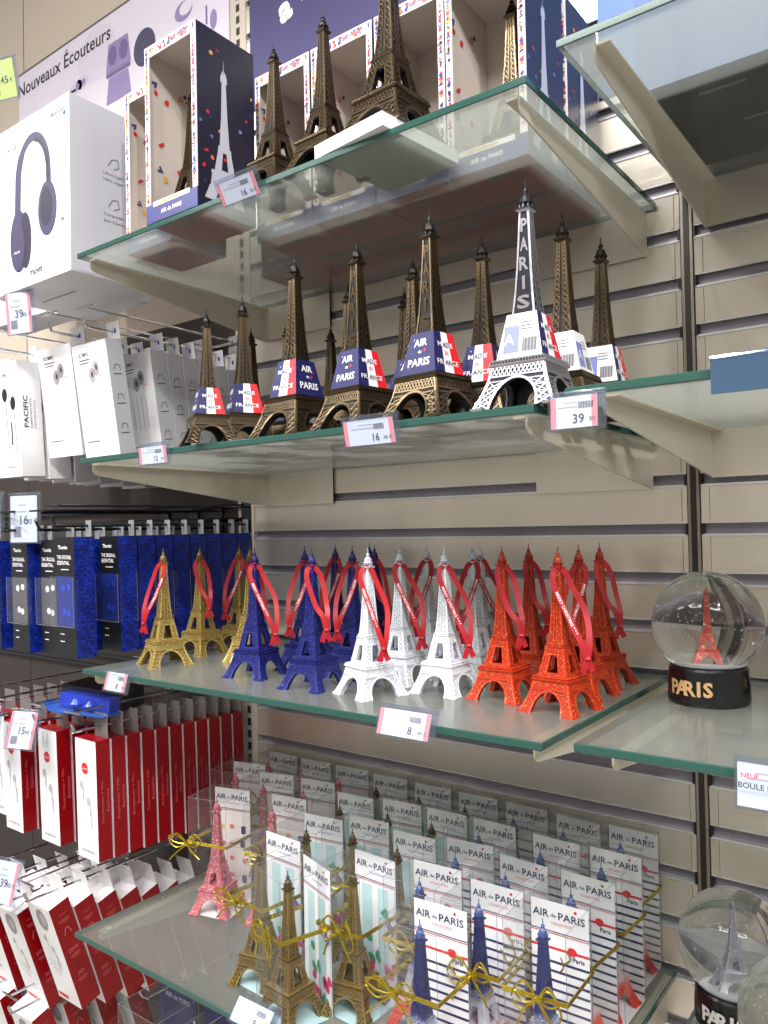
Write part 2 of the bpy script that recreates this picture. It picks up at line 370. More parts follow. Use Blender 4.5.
# ------------------------------------------------------------------ TOWERS (unit height)
def lerp(tab, z):
    for (a, p), (c, q) in zip(tab, tab[1:]):
        if z <= c: return p+(q-p)*(z-a)/(c-a)
    return tab[-1][1]
HW1 = [(0, .186), (.03, .170), (.07, .152), (.12, .134), (.19, .118)]
HW2 = [(.215, .094), (.27, .080), (.33, .068), (.385, .059)]
HW3 = [(.405, .051), (.5, .041), (.6, .034), (.72, .0275), (.86, .021)]
def face_pt(hw, f, u, z, off=0):
    p = Vector((u, -(hw+off), z)); return rotz(f*PI/2) @ p
def panel(b, tab, af, zs, t, mat):
    for f in range(4):
        for za, zb in zip(zs, zs[1:]):
            ha, hb = lerp(tab, za), lerp(tab, zb); aa, ab = af(za), af(zb)
            for s in (-1, 1):
                q = [face_pt(ha, f, s*ha, za), face_pt(ha, f, s*aa, za), face_pt(hb, f, s*ab, zb), face_pt(hb, f, s*hb, zb)]
                r = [face_pt(ha-t, f, s*(ha-t), za), face_pt(ha-t, f, s*aa, za), face_pt(hb-t, f, s*ab, zb), face_pt(hb-t, f, s*(hb-t), zb)]
                if s > 0: q.reverse()
                else: r.reverse()
                b.quad(*q, mat); b.quad(*r, mat)
                if aa > 0 or ab > 0: b.quad(face_pt(ha, f, s*aa, za), face_pt(ha-t, f, s*aa, za), face_pt(hb-t, f, s*ab, zb), face_pt(hb, f, s*ab, zb), mat)
def slab(b, z0, z1, h0, h1, mat):
    vs = [(sx*h, sy*h, z) for z, h in ((z0, h0), (z1, h1)) for sx, sy in ((-1, -1), (1, -1), (1, 1), (-1, 1))]
    b.add(vs, [(3, 2, 1, 0), (4, 5, 6, 7)]+[(i, (i+1) % 4, 4+(i+1) % 4, 4+i) for i in range(4)], mat)
def tower_meshes(fine=True, lettered=False):
    A, ZA = .102, .128
    arch = lambda z: A*math.sqrt(max(0, 1-(z/ZA)**2))
    g = .0042; out = {}
    # arched base
    b = MB(); zs = [0, .03, .06, .085, .105, .118, .125, .128, .16, .19]; panel(b, HW1, arch, zs, .03, 0)
    def nrm(f): return rotz(f*PI/2) @ Vector((0, -1, .2))
    def bar(tab, f, u0, z0, u1, z1, w, mat=1, h=g): b.bar(face_pt(lerp(tab, z0), f, u0, z0), face_pt(lerp(tab, z1), f, u1, z1), nrm(f), w, h, mat)
    for f in range(4):
        for s in (-1, 1):
            for za, zb in ((0, .03), (.03, .07), (.07, .12), (.12, .19)): bar(HW1, f, s*(lerp(HW1, za)-.005), za, s*(lerp(HW1, zb)-.005), zb, .010)
            th = [0, .35, .65, .9, 1.15, 1.36, PI/2]
            for a, c in zip(th, th[1:]): bar(HW1, f, s*(A+.006)*math.cos(a), (ZA+.005)*math.sin(a), s*(A+.006)*math.cos(c), (ZA+.005)*math.sin(c), .011)
            if fine:
                zz = [.004, .03, .058, .088, .120]
                for a, c in zip(zz, zz[1:]):
                    ia, ic = arch(a)+.012, arch(c)+.012; oa, oc = lerp(HW1, a)-.012, lerp(HW1, c)-.012
                    bar(HW1, f, s*ia, a, s*oc, c, .0042); bar(HW1, f, s*oa, a, s*ic, c, .0042); bar(HW1, f, s*ic, c, s*oc, c, .005)
        for z in (.142, .184): bar(HW1, f, -.117, z, .117, z, .0075)
        n = 12
        for k in range(n):
            u = -.112+.224*k/n; v = u+.224/n
            bar(HW1, f, u, .146, v, .180, .0045); bar(HW1, f, v, .146, u, .180, .0045) if fine else None
    for s in (-1, 1):
        for r in (-1, 1):
            c = (s*.163, r*.163); b.box(c[0]-.028, c[0]+.028, c[1]-.028, c[1]+.028, 0, .010, 1)
    slab(b, .188, .196, .128, .132, 1); slab(b, .196, .206, .126, .126, 0); slab(b, .206, .214, .120, .124, 1)
    for f in range(4):
        for k in range(19):
            u = -.122+.244*k/18; b.bar(face_pt(.126, f, u, .196), face_pt(.126, f, u, .206), rotz(f*PI/2) @ Vector((0, -1, 0)), .005, .003, 1)
    out['arched_base'] = b
    # middle stage
    b = MB()
    op = lambda z: 0 if z < .235 or z > .335 else .040-(z-.235)*.16
    panel(b, HW2, op, [.214, .2349, .235, .285, .335, .3351, .385], .02, 0)
    for f in range(4):
        for s in (-1, 1):
            bar(HW2, f, s*.090, .215, s*.0555, .385, .008)
            bar(HW2, f, s*.044, .225, s*.026, .340, .007)
            if fine:
                zz = [.225, .255, .285, .313, .342]
                for a, c in zip(zz, zz[1:]):
                    ia, ic = .047-(a-.225)*.16, .047-(c-.225)*.16; oa, oc = lerp(HW2, a)-.008, lerp(HW2, c)-.008
                    bar(HW2, f, s*ia, a, s*oc, c, .005); bar(HW2, f, s*oa, a, s*ic, c, .005)
        bar(HW2, f, -.066, .345, .066, .345, .007); bar(HW2, f, -.088, .222, .088, .222, .007)
        for k in range(6):
            u = -.056+.112*k/6; v = u+.112/6; bar(HW2, f, u, .349, v, .382, .004); bar(HW2, f, v, .349, u, .382, .004)
    slab(b, .384, .392, .063, .067, 1); slab(b, .392, .402, .061, .061, 0); slab(b, .402, .408, .058, .061, 1)
    out['middle_stage'] = b
    # shaft
    b = MB(); zs = [.407, .5, .6, .72, .862]
    for a, c in zip(zs, zs[1:]): slab(b, a, c, lerp(HW3, a)-.001, lerp(HW3, c)-.001, 0)
    for f in range(4):
        plain = lettered and f == 0
        for a, c in zip(zs, zs[1:]):
            for s in (-1, 1):
                bar(HW3, f, s*(lerp(HW3, a)-.003), a, s*(lerp(HW3, c)-.003), c, .0065, 1, .003)
                if fine and not plain: bar(HW3, f, s*lerp(HW3, a)*.22, a, s*lerp(HW3, c)*.22, c, .0035, 1, .003)
        z = .412; 
        while z < .85 and not plain:
            w = lerp(HW3, z); dz = w*.8
            if fine:
                for s in (-1, 1):
                    bar(HW3, f, s*w*.22, z, s*w*.88, z+dz, .0030, 1, .0025); bar(HW3, f, s*w*.88, z, s*w*.22, z+dz, .0030, 1, .0025)
            else: bar(HW3, f, -w*.9, z, w*.9, z+dz, .004, 1, .0025); bar(HW3, f, w*.9, z, -w*.9, z+dz, .004, 1, .0025)
            z += dz
    out['shaft'] = b
    b = MB(); slab(b, .858, .866, .024, .034, 1); slab(b, .866, .874, .034, .034, 0)
    b.lathe([(.024, .874), (.024, .893), (.033, .893), (.034, .899), (.028, .901), (.026, .915), (.021, .928), (.013, .938), (.011, .938), (.011, .95), (.014, .95), (.012, .956), (.005, .962), (.0035, .968), (.003, .998), (.001, 1.0)], n=12, mat=0)
    for k in range(8):
        a = k*PI/4; b.box(.028*math.cos(a)-.002, .028*math.cos(a)+.002, .028*math.sin(a)-.002, .028*math.sin(a)+.002, .874, .893, 1)
    out['spire'] = b
    return out
TM = tower_meshes(True); TC = tower_meshes(False); TL = tower_meshes(True, True)
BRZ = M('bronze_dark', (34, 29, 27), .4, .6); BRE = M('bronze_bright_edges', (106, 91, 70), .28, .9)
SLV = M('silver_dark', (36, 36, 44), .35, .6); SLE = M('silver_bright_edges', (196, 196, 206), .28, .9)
def make_tower(name, label, cat, meshes, mats):
    t = thing(name, label, cat)
    for k in ('arched_base', 'middle_stage', 'shaft', 'spire'): meshes[k].build(k, mats, t)
    return t
# ribbon for the ornament towers
ER, EF = Vector((.8, .6, 0)), Vector((.6, -.8, 0))
def spline(pts, n=8):
    pts = [Vector(p) for p in pts]; out = []
    for i in range(len(pts)-1):
        p0, p1, p2, p3 = pts[max(i-1, 0)], pts[i], pts[i+1], pts[min(i+2, len(pts)-1)]
        for k in range(n):
            t = k/n; out.append(.5*((2*p1)+(-p0+p2)*t+(2*p0-5*p1+4*p2-p3)*t*t+(-p0+3*p1-3*p2+p3)*t**3))
    out.append(pts[-1]); return out
def strip(b, pts, w, nrmv, mat=0, txt=None, tmat=1):
    cs = []; sides = []
    for i, p in enumerate(pts):
        d = (pts[min(i+1, len(pts)-1)]-pts[max(i-1, 0)]).normalized(); cs.append(p); s_ = d.cross(nrmv).normalized()
        sides.append(s_)
    th = nrmv.normalized()*.0022
    for i in range(len(pts)-1):
        a, c = cs[i], cs[i+1]; s0, s1 = sides[i]*w/2, sides[i+1]*w/2
        b.add([a-s0, a+s0, c+s1, c-s1, a-s0+th, a+s0+th, c+s1+th, c-s1+th], [(0, 1, 2, 3), (7, 6, 5, 4), (0, 4, 5, 1), (3, 2, 6, 7), (0, 3, 7, 4), (1, 5, 6, 2)], mat)
    if txt:
        acc = [0]
        for i in range(len(cs)-1): acc.append(acc[-1]+(cs[i+1]-cs[i]).length)
        vs, fs, tw, hh = text_geo(txt, .01); k = w*.55/hh; tot = acc[-1]
        if tw*k > tot*.95: k = tot*.95/tw
        kk = w*.55/hh; nv = []
        for v in vs:
            sx = tot/2+v.x*k; i = 0
            while i < len(acc)-2 and acc[i+1] < sx: i += 1
            t = (sx-acc[i])/max(acc[i+1]-acc[i], 1e-6)
            nv.append(cs[i].lerp(cs[i+1], t)-sides[i].lerp(sides[i+1], t)*(-v.y*kk)*-1+nrmv.normalized()*.003)
        b.add(nv, fs, tmat)
def make_ribbon(s, kn, txt=True):
    P_ = lambda r, f, z: ER*(r*s)+EF*f+Z_*z
    kr, kf, kz = kn; b = MB(); W = .036
    a = spline([P_(-.012, .028, .862), P_(-.034, .040, .835), P_(-.030, .052, .76), P_(kr*.30, .078, .58), P_(kr*.75, kf*.93, kz+.10), P_(kr, kf, kz)])
    c = spline([P_(.010, .026, .860), P_(.040, .030, .84), P_(.075, .034, .76), P_(kr*1.02, .062, .60), P_(kr*1.1, kf*.9, kz+.10), P_(kr, kf, kz)])
    strip(b, a, W, EF, 0, 'MERRY CHRISTMAS * * *' if txt else None); strip(b, [q-EF*.004 for q in c], W, EF, 0)
    strip(b, spline([P_(-.012, .028, .862), P_(0, .034, .868), P_(.010, .026, .860)], 3), W, EF, 0)
    strip(b, spline([P_(kr, kf+.003, kz), P_(kr-.02, kf+.006, kz-.045), P_(kr-.03, kf+.004, kz-.085)], 4), W, EF, 0)
    strip(b, spline([P_(kr, kf, kz), P_(kr+.012, kf, kz-.04), P_(kr+.03, kf, kz-.075)], 4), W, EF, 0)
    b.tube([P_(kr-.012, kf+.004, kz), P_(kr+.012, kf+.004, kz)], .014, 0, 8)
    return b
RIBM = [M('red_ribbon', (160, 5, 24), .5), M('ribbon_white_print', (245, 225, 230), .5)]
RIB = [make_ribbon(1, (.150, .122, .33)), make_ribbon(-1, (.12, .122, .36)), make_ribbon(1, (.10, .112, .42), False)]
ORN = []
for i, rb in enumerate(RIB):
    t = make_tower('tower_ornament', 'x', 'ornament', TM, [WHITE, WHITE]); rb.build('ribbon', RIBM, t); ORN.append(t)
GM = {'gold': glitter('gold_glitter', (190, 164, 92), (250, 236, 170), .4, .5, 230, .9), 'blue': glitter('blue_glitter', (29, 34, 116), (110, 130, 225), .4, .1, 260, .95),
      'white': glitter('white_glitter', (232, 236, 242), (255, 255, 255), .4, .0, 240), 'orange': glitter('orange_glitter', (198, 56, 20), (255, 180, 110), .38, .1, 260, .95)}
first = [True]*3
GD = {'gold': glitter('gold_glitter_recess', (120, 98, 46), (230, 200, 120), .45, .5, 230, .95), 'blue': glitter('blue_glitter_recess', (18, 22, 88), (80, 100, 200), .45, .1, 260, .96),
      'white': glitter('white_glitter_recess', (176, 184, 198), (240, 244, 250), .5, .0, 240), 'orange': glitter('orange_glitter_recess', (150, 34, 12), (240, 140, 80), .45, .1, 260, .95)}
def ornament(colr, x, y, rz, variant, label, h=.1387):
    t = dup(ORN[variant], (x, y, Z3), rz, label, colr+' ribbon towers', h)
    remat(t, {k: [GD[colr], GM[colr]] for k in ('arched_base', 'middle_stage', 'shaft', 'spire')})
    return t
def tipxy(px, py, z):
    p = at(px, py, 2, z); return p.x, p.y
# gold
ornament('gold', -.551, -.228, -.32, 1, 'gold glitter tower ornament with red ribbon, leftmost at the shelf corner')
ornament('gold', at(199.7, 547, 1, -0.15).x, -0.15, .05, 2, 'gold glitter tower ornament behind the leftmost one, red loop round its neck')
ornament('gold', at(239.1, 547, 1, -0.088).x, -0.088, .02, 1, 'gold glitter tower ornament third from left, in front of the blue packs end')
ornament('gold', at(249.9, 547, 1, -0.15).x, -0.15, .33, 2, 'gold glitter tower ornament just left of the first blue tower')
ornament('blue', -.402, -.2215, .15, 0, 'blue glitter tower ornament leftmost of the blue ones, ribbon across its front')
ornament('blue', -.306, -.235, .04, 2, 'blue glitter tower ornament standing foremost of the blue ones')
ornament('blue', at(304.5, 547, 1, -0.165).x, -0.165, .0, 1, 'blue glitter tower ornament behind and left of the foremost blue one')
ornament('blue', at(335.1, 547, 1, -0.088).x, -0.088, .1, 1, 'blue glitter tower ornament at the back, fourth blue tip from left')
ornament('blue', at(352.1, 547, 1, -0.168).x, -0.168, .0, 1, 'blue glitter tower ornament to the right behind the foremost blue one')
ornament('blue', at(374.3, 547, 1, -0.105).x, -0.105, .0, 2, 'dark blue glitter tower ornament behind the leftmost white one')
ornament('blue', at(369.4, 547, 1, -0.04).x, -0.04, .0, 2, 'blue glitter tower ornament hard by the wall behind the leftmost white one')
ornament('white', -.2376, -.2312, -.34, 0, 'white tower ornament leftmost of the white ones')
ornament('white', at(399.1, 547, 1, -0.165).x, -0.165, .0, 0, 'white tower ornament second white tip from left, behind the leftmost white one')
ornament('white', at(426.3, 547, 1, -0.095).x, -0.095, .0, 1, 'white tower ornament at the back, third white tip from left')
ornament('white', -.182, -.1836, -.04, 0, 'white tower ornament in front on the right, ribbon crossing its face')
ornament('white', at(472.1, 547, 1, -0.115).x, -0.115, .0, 1, 'white tower ornament behind the right front white one, left of a close pair')
ornament('white', at(479.4, 547, 1, -0.05).x, -0.05, .0, 0, 'white tower ornament nearest the wall, right one of a close pair')
ornament('orange', -.1233, -.1771, -.03, 2, 'orange glitter tower ornament leftmost of the orange ones')
ornament('orange', at(528.5, 547, 1, -0.1).x, -0.1, .0, 2, 'orange glitter tower ornament at the back between the two left orange ones')
ornament('orange', -.0600, -.1954, -.12, 0, 'orange glitter tower ornament foremost at the shelf corner, ribbon with white print')
ornament('orange', -.066, -.137, -.03, 1, 'orange glitter tower ornament behind and right of the foremost orange one')
ornament('orange', -.0700, -.0764, -.03, 2, 'orange glitter tower ornament farthest right and back')
for o in ORN: wipe(o)
KID.clear()

# sleeve for the bronze towers
def sleeve_mesh(kinds, zb=.219, zt=.412, hb=.104, ht=.068):
    b = MB()
    for f, kind in enumerate(kinds):
        F = lambda u, z, o=0: face_pt(hb+(ht-hb)*(z-zb)/(zt-zb), f, u*(hb+(ht-hb)*(z-zb)/(zt-zb)), z, o)
        def q(u0, u1, m): b.quad(F(u0, zb), F(u1, zb), F(u1, zt), F(u0, zt), m); b.quad(F(u1, zb, -.002), F(u0, zb, -.002), F(u0, zt, -.002), F(u1, zt, -.002), m)
        r = rotz(f*PI/2) @ X_; u_ = rotz(f*PI/2) @ Vector((0, (hb-ht)/(zt-zb), 1)).normalized()
        if kind == 'air':
            q(-1, 1, 0); b.text('AIR', F(0, .365, .0015), r, u_, .036, 3, .02); b.text('de', F(0, .322, .0015), r, u_, .016, 3, .02); b.text('PARIS', F(0, .272, .0015), r, u_, .038, 3, .02, width=.13)
            b.disc(F(.35, .325, .0015), r, u_, .007, mat=2)
        elif kind == 'tri':
            q(-1, -.3, 0); q(-.3, .34, 1); q(.34, 1, 2)
            for t, z in (('MADE', .352), ('IN', .312), ('FRANCE', .268)):
                b.text(t, F(-.02, z, .0015), r, u_, .024, 3 if t != 'IN' else 2, .01, width={'MADE': .105, 'IN': .022, 'FRANCE': .15}[t])
                if t != 'IN': b.text(t[1:-1], F(0.0, z, .0022), r, u_, .024, 0, .01, width={'MADE': .05, 'FRANCE': .09}[t]) if False else None
            b.text('AD', F(.0, .352, .003), r, u_, .024, 0, .01, width=.045); b.text('AN', F(.02, .268, .003), r, u_, .024, 0, .01, width=.05)
        else:
            q(-1, 1, 1); b.rect(F(-.45, .30, .001), r, u_, .07, .12, 4); b.text('A', F(-.55, .30, .002), r, u_, .05, 1, .0)
            for k in range(14): b.rect(F(.15+k*.05, .27, .0015), r, u_, .0025+.002*(k % 3 == 0), .06, 5)
            for k in range(3): b.rect(F(.3, .34+.015*k, .0015), r, u_, .05, .004, 5)
    return b
SM = [SNAVY, FLAGW, FLAGR, WINK, M('sleeve_pale_blue', (120, 130, 200), .4), GINK]
def bronze(x, y, z, h, rz, kinds, label, mats=None, paris=False, group='bronze tower figurines', slv=True):
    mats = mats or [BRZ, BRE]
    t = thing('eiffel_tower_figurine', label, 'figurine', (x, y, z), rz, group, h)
    for k in ('arched_base', 'middle_stage', 'shaft', 'spire'):
        key = (k, mats[0].name, paris); m_ = BRM.get(key)
        if m_ is None: o = (TL if paris else TM)[k].build(k, mats, t); BRM[key] = o.data
        else: o = bpy.data.objects.new(k, m_); COL.objects.link(o); o.parent = t
    if slv:
        if kinds not in SLM: o = sleeve_mesh(kinds).build('paper_sleeve', SM, t); SLM[kinds] = o.data
        else: o = bpy.data.objects.new('paper_sleeve', SLM[kinds]); COL.objects.link(o); o.parent = t
    if paris:
        b = MB()
        for i, ch in enumerate('PARIS'):
            zz = .80-i*.084; w = lerp(HW3, zz); b.text(ch, face_pt(w, 0, 0, zz, .0030), X_, Z_, .058, 0, .03, width=w*(1.3 if ch != 'I' else .35))
        b.build('raised_lettering', [mats[1]], t)
    return t
BRM = {}; SLM = {}
A_ = ('air', 'tri', 'air', 'tri'); T_ = ('tri', 'air', 'tri', 'info'); I_ = ('info', 'tri', 'air', 'tri'); J_ = ('info', 'info', 'tri', 'air')
def front(px, py, y, rz, kinds, label, mats=None, paris=False, group='bronze tower figurines'):
    p = at(px, py, 1, y); return bronze(p.x, y, Z2, p.z-Z2, rz, kinds, label, mats, paris, group)
front(206.3, 309.1, -.282, -.5, A_, 'small bronze tower with flag sleeve, leftmost on the middle shelf')
front(242.2, 296.2, -.238, -.5, A_, 'small bronze tower with flag sleeve, second from left at the front')
front(294.2, 254.1, -.262, -.06, T_, 'bronze tower with striped side of its sleeve facing left, third at the front')
front(356.2, 238.7, -.260, -.12, A_, 'tall bronze tower lettered PARIS beside the 16.90 price tag', None, True)
front(428.9, 209.8, -.260, -.12, A_, 'tallest bronze tower lettered PARIS, left of the silver one', None, True)
front(525.2, 180.4, -.262, .03, I_, 'bright silver tower lettered PARIS at the right end of the shelf', [SLV, SLE], True, 'silver tower figurine')
front(481.7, 234.6, -.205, .1, T_, 'slim bronze tower half hidden directly left of the silver one')
def back(px, py, h, rz, kinds, label): x, y = tipxy(px, py, Z2+h); return bronze(x, min(y, -.045), Z2, h, rz, kinds, label)
bpy.data.objects.remove(bpy.data.objects['eiffel_tower_figurine.006']) if False else None
back(561.9, 213, .180, .05, J_, 'bronze tower with white barcode side of its sleeve, just right of the silver one')
back(600.4, 237.2, .175, .05, I_, 'bronze tower farthest right, its sleeve pale in front')
back(330.5, 324.2, .150, 0, T_, 'short bronze tower by the wall between the third and fourth front towers')
back(348.5, 280.8, .168, 0, A_, 'bronze tower hidden behind the left lettered PARIS tower')
back(404.3, 287.2, .160, 0, A_, 'dark bronze tower at the back, left of a taller back one')
back(412.5, 255.8, .170, 0, A_, 'bronze tower behind the tallest lettered one, its top showing to the left')
back(250.9, 327.9, .155, 0, A_, 'short bronze tower behind the second front tower')
back(287.2, 318.5, .150, 0, A_, 'bronze tower mostly hidden behind the third front tower')
# top shelf
for x, y, h, l in ((-.320, -.262, .1545, 'bronze tower without sleeve nearest the confetti box, top shelf'),
                   (-.2545, -.262, .1600, 'bronze tower without sleeve in the middle of three, top shelf')):
    bronze(x, y, Z1, h, -.05, None, l, slv=False, group='bare bronze towers on the top shelf')
bronze(-.186, -.250, Z1+.0125, .198, -.05, None, 'largest bare bronze tower standing by the white block, top shelf', slv=False, group='bare bronze towers on the top shelf')

# ------------------------------------------------------------------ DISPLAY BOXES on the top shelf
BORD = M('border_white', (238, 232, 236), .45)
INSIDE = M('inside_card', (206, 196, 188), .5)
NSIDE = M('box_side_navy', (16, 17, 44), .4)
BOTM = M('box_bottom_oxblood', (222, 66, 50), .5)
SILH = M('silhouette_grey', (196, 198, 214), .4)
BW, BD, BH = .0835, .080, .192
def confetti_print(b, o, r, u, w, h, n, size, mats, rnd, avoid=None):
    """scattered printed drops, hearts and dashes on a face spanning w x h from o"""
    r = Vector(r); u = Vector(u); o = Vector(o)
    for i in range(n):
        c = o+r*rnd.uniform(size*.6, w-size*.6)+u*rnd.uniform(size*.6, h-size*.6); a = rnd.uniform(0, PI); ra = r*math.cos(a)+u*math.sin(a); ua = u*math.cos(a)-r*math.sin(a); m = rnd.choice(mats); l = .0002+.00004*(i % 7); k = size*rnd.uniform(.7, 1.1); kind = rnd.choice('dvoo'); nn = r.cross(u)*l
        if kind == 'd': b.rect(c, ra, ua, k*.9, k*.36, m, l)
        elif kind == 'o': b.disc(c, ra, ua, k*.42, k*.34, m, l, 9)
        else:
            b.poly([c+nn-ua*k*.5, c+nn+ra*k*.5+ua*k*.3, c+nn+ra*k*.2+ua*k*.5, c+nn-ua*k*.1], m); b.poly([c+nn-ua*k*.5, c+nn-ua*k*.1, c+nn-ra*k*.2+ua*k*.5, c+nn-ra*k*.5+ua*k*.3], m)
CF = [M('confetti_red', (206, 44, 54), .5), M('confetti_blue', (44, 52, 126), .5), M('confetti_orange', (216, 120, 84), .5), M('confetti_gold', (214, 168, 76), .5), M('confetti_sky', (110, 130, 196), .5)]
def silhouette(b, o, r, u, h, mat):
    r = Vector(r); u = Vector(u); n = r.cross(u); o = Vector(o)+n*.0004
    def Q(pts): b.poly([o+r*(x*h)+u*(z*h) for x, z in pts], mat)
    arcin = [(.085*math.cos(a), .10*math.sin(a)) for a in [PI/2*k/6 for k in range(7)]]
    for s in (-1, 1):
        for (x0, z0), (x1, z1) in zip(arcin, arcin[1:]):
            q = [(s*x0, z0), (s*lerp(HW1, min(z0, .19)), z0), (s*lerp(HW1, min(z1, .19)), z1), (s*x1, z1)]
            Q(q if s > 0 else q[::-1])
        q = [(s*.03, .235), (s*.09, .235), (s*.062, .36), (s*.016, .36)]; Q(q if s > 0 else q[::-1])
    Q([(-.132, .10), (.132, .10), (.118, .19), (-.118, .19)]); Q([(-.125, .19), (.125, .19), (.12, .215), (-.12, .215)]); Q([(-.094, .215), (.094, .215), (.09, .235), (-.09, .235)])
    Q([(-.062, .36), (.062, .36), (.058, .40), (-.058, .40)]); Q([(-.046, .40), (.046, .40), (.030, .6), (-.030, .6)]); Q([(-.030, .6), (.030, .6), (.019, .86), (-.019, .86)])
    Q([(-.030, .86), (.030, .86), (.030, .90), (.012, .94), (-.012, .94), (-.030, .90)]); Q([(-.003, .94), (.003, .94), (.001, 1.02), (-.001, 1.02)])
def display_box():
    t = thing('display_box', 'x', 'box')
    w, d, h, k = BW, BD, BH, .0009
    b = MB()
    # outer walls (mats: 0 navy confetti, 1 inside, 2 bottom, 3 navy plain, 4 silhouette)
    b.box(0, w, 0, d, 0, h, 0, {'t': 3, 'b': 2}, skip='f')
    b.box(k, w-k, .0005, d-k, k+.0005, h-k, 1, skip='f')      # inner lining
    silhouette(b, (w, d*.45, .012), (0, 1, 0), (0, 0, 1), .150, 4)
    rd = random.Random(11)
    confetti_print(b, (w, 0, .01), Y_, Z_, d, h-.02, 22, .006, [5, 6, 7, 8, 9], rd); confetti_print(b, (0, d, .01), -Y_, Z_, d, h-.02, 18, .006, [5, 6, 7, 8, 9], rd)
    confetti_print(b, (k+.0006, 0, .022), Y_, Z_, d-.004, h-.04, 11, .009, [5, 6, 7, 8], rd); confetti_print(b, (w-k-.0006, d-.002, .022), -Y_, Z_, d-.004, h-.04, 9, .009, [5, 6, 7, 8], rd); confetti_print(b, (.003, d-k-.0008, .022), X_, Z_, w-.006, h-.04, 8, .009, [5, 6, 7, 8], rd)
    b.build('carton', [NSIDE, INSIDE, BOTM, M('box_navy', (26, 28, 66), .35), SILH]+CF, t)
    b = MB(); fw = .007; fb = .020
    b.box(0, fw, -.0012, 0, fb, h, 0); b.box(w-fw, w, -.0012, 0, fb, h, 0); b.box(fw, w-fw, -.0012, 0, h-.012, h, 0)
    b.box(0, w, -.0013, 0, 0, fb, 1); b.text('AIR de PARIS', (w*.5, -.0013, .009), X_, Z_, .0045, 2, .02, width=.034)
    b.box(.012, w-.012, -.0016, -.0012, .0165, .0215, 3); b.box(.022, w-.03, -.0018, -.0012, .0175, .0205, 4)
    rd = random.Random(5)
    for o_, w_, h_, n_ in (((0, -.0013, fb), fw, h-fb, 58), ((w-fw, -.0013, fb), fw, h-fb, 58), ((fw, -.0013, h-.012), w-2*fw, .012, 40)): confetti_print(b, o_, X_, Z_, w_, h_, n_, .0052, [5, 5, 6, 6, 7, 8, 9], rd)
    b.build('window_frame', [BORD, M('frame_navy', (44, 48, 120), .35), WINK, FLAGW, M('gold_print', (216, 180, 110), .4)]+CF, t)
    b = MB(); b.box(w*.34, w*.62, d*.22, d*.36, -.0004, .0002, 0)
    for q in range(9): b.box(w*.37+q*.0022, w*.37+q*.0022+.001, d*.24, d*.34, -.0006, -.0004, 1)
    b.build('barcode_label', [M('label_grey', (170, 168, 166), .5), INK], t)
    return t
DB = display_box()
XS = [-.427, -.340, -.2530, -.1675]
dup(DB, (-.4795, -.2965, Z1+.0006), 0, 'open confetti display box nearest the headphone carton, at the front corner of the shelf', 'confetti display boxes')
dup(DB, (-.573, -.256, Z1+.0006), .0, 'open confetti display box at the far left, half hidden behind the front one', 'confetti display boxes')
lbl = ['behind the leftmost bare tower', 'behind the gap between the two left bare towers', 'behind the middle bare tower', 'with a navy side showing, right end of the row']
for i, x in enumerate(XS): dup(DB, (x, -.183, Z1+.0006), 0, 'open confetti display box '+lbl[i], 'confetti display boxes')
for i, x in enumerate([-.513, -.427, -.340, -.253, -.1675]):
    dup(DB, (x, -.093, Z1+.0006), 0, 'confetti display box in the back row, %s from the left' % ORD[i], 'confetti display boxes')
wipe(DB); KID.clear()
for x, y, h, l in ((-.452, -.256, .160, 'bare bronze tower standing inside the front left display box'), (-.190, -.140, .168, 'bare bronze tower inside the second display box from the right'),
                   (-.118, -.142, .180, 'bare bronze tower inside the rightmost display box')):
    bronze(x, y, Z1+.0024, h, 0, None, l, slv=False, group='bronze towers inside display boxes')
b = MB(); b.box(-.042, .042, -.05, .05, 0, .012); o = b.build('white_block', [M('white_foam', (236, 238, 238), .5)], bevel=.0015)
o.location = (-.190, -.252, Z1+.0002); o.rotation_euler = (0, 0, -.12); tag(o, 'thin white block lying on the top glass shelf edge under the largest bare tower', 'block')
# dark cartons on the top right shelf
DKB = M('dark_carton', (44, 48, 50), .45)
for i in range(3):
    t = thing('dark_carton', 'blue fronted carton with dark underside, top right glass shelf, %s from the left' % ORD[i], 'box', (.016+i*.175, -.19-.012*i, ZR1), 0, 'dark cartons on the top right shelf')
    b = MB(); b.box(0, .168, 0, .17, 0, .085, 0, {'f': 1, 't': 1}); b.build('carton', [DKB, M('carton_blue', (40, 78, 144), .4)], t)
    b = MB(); b.box(.04, .075, .03, .034, -.0003, 0, 0); b.box(.06, .10, .095, .099, -.0003, 0, 0); b.build('printed_label', [GREYB], t)

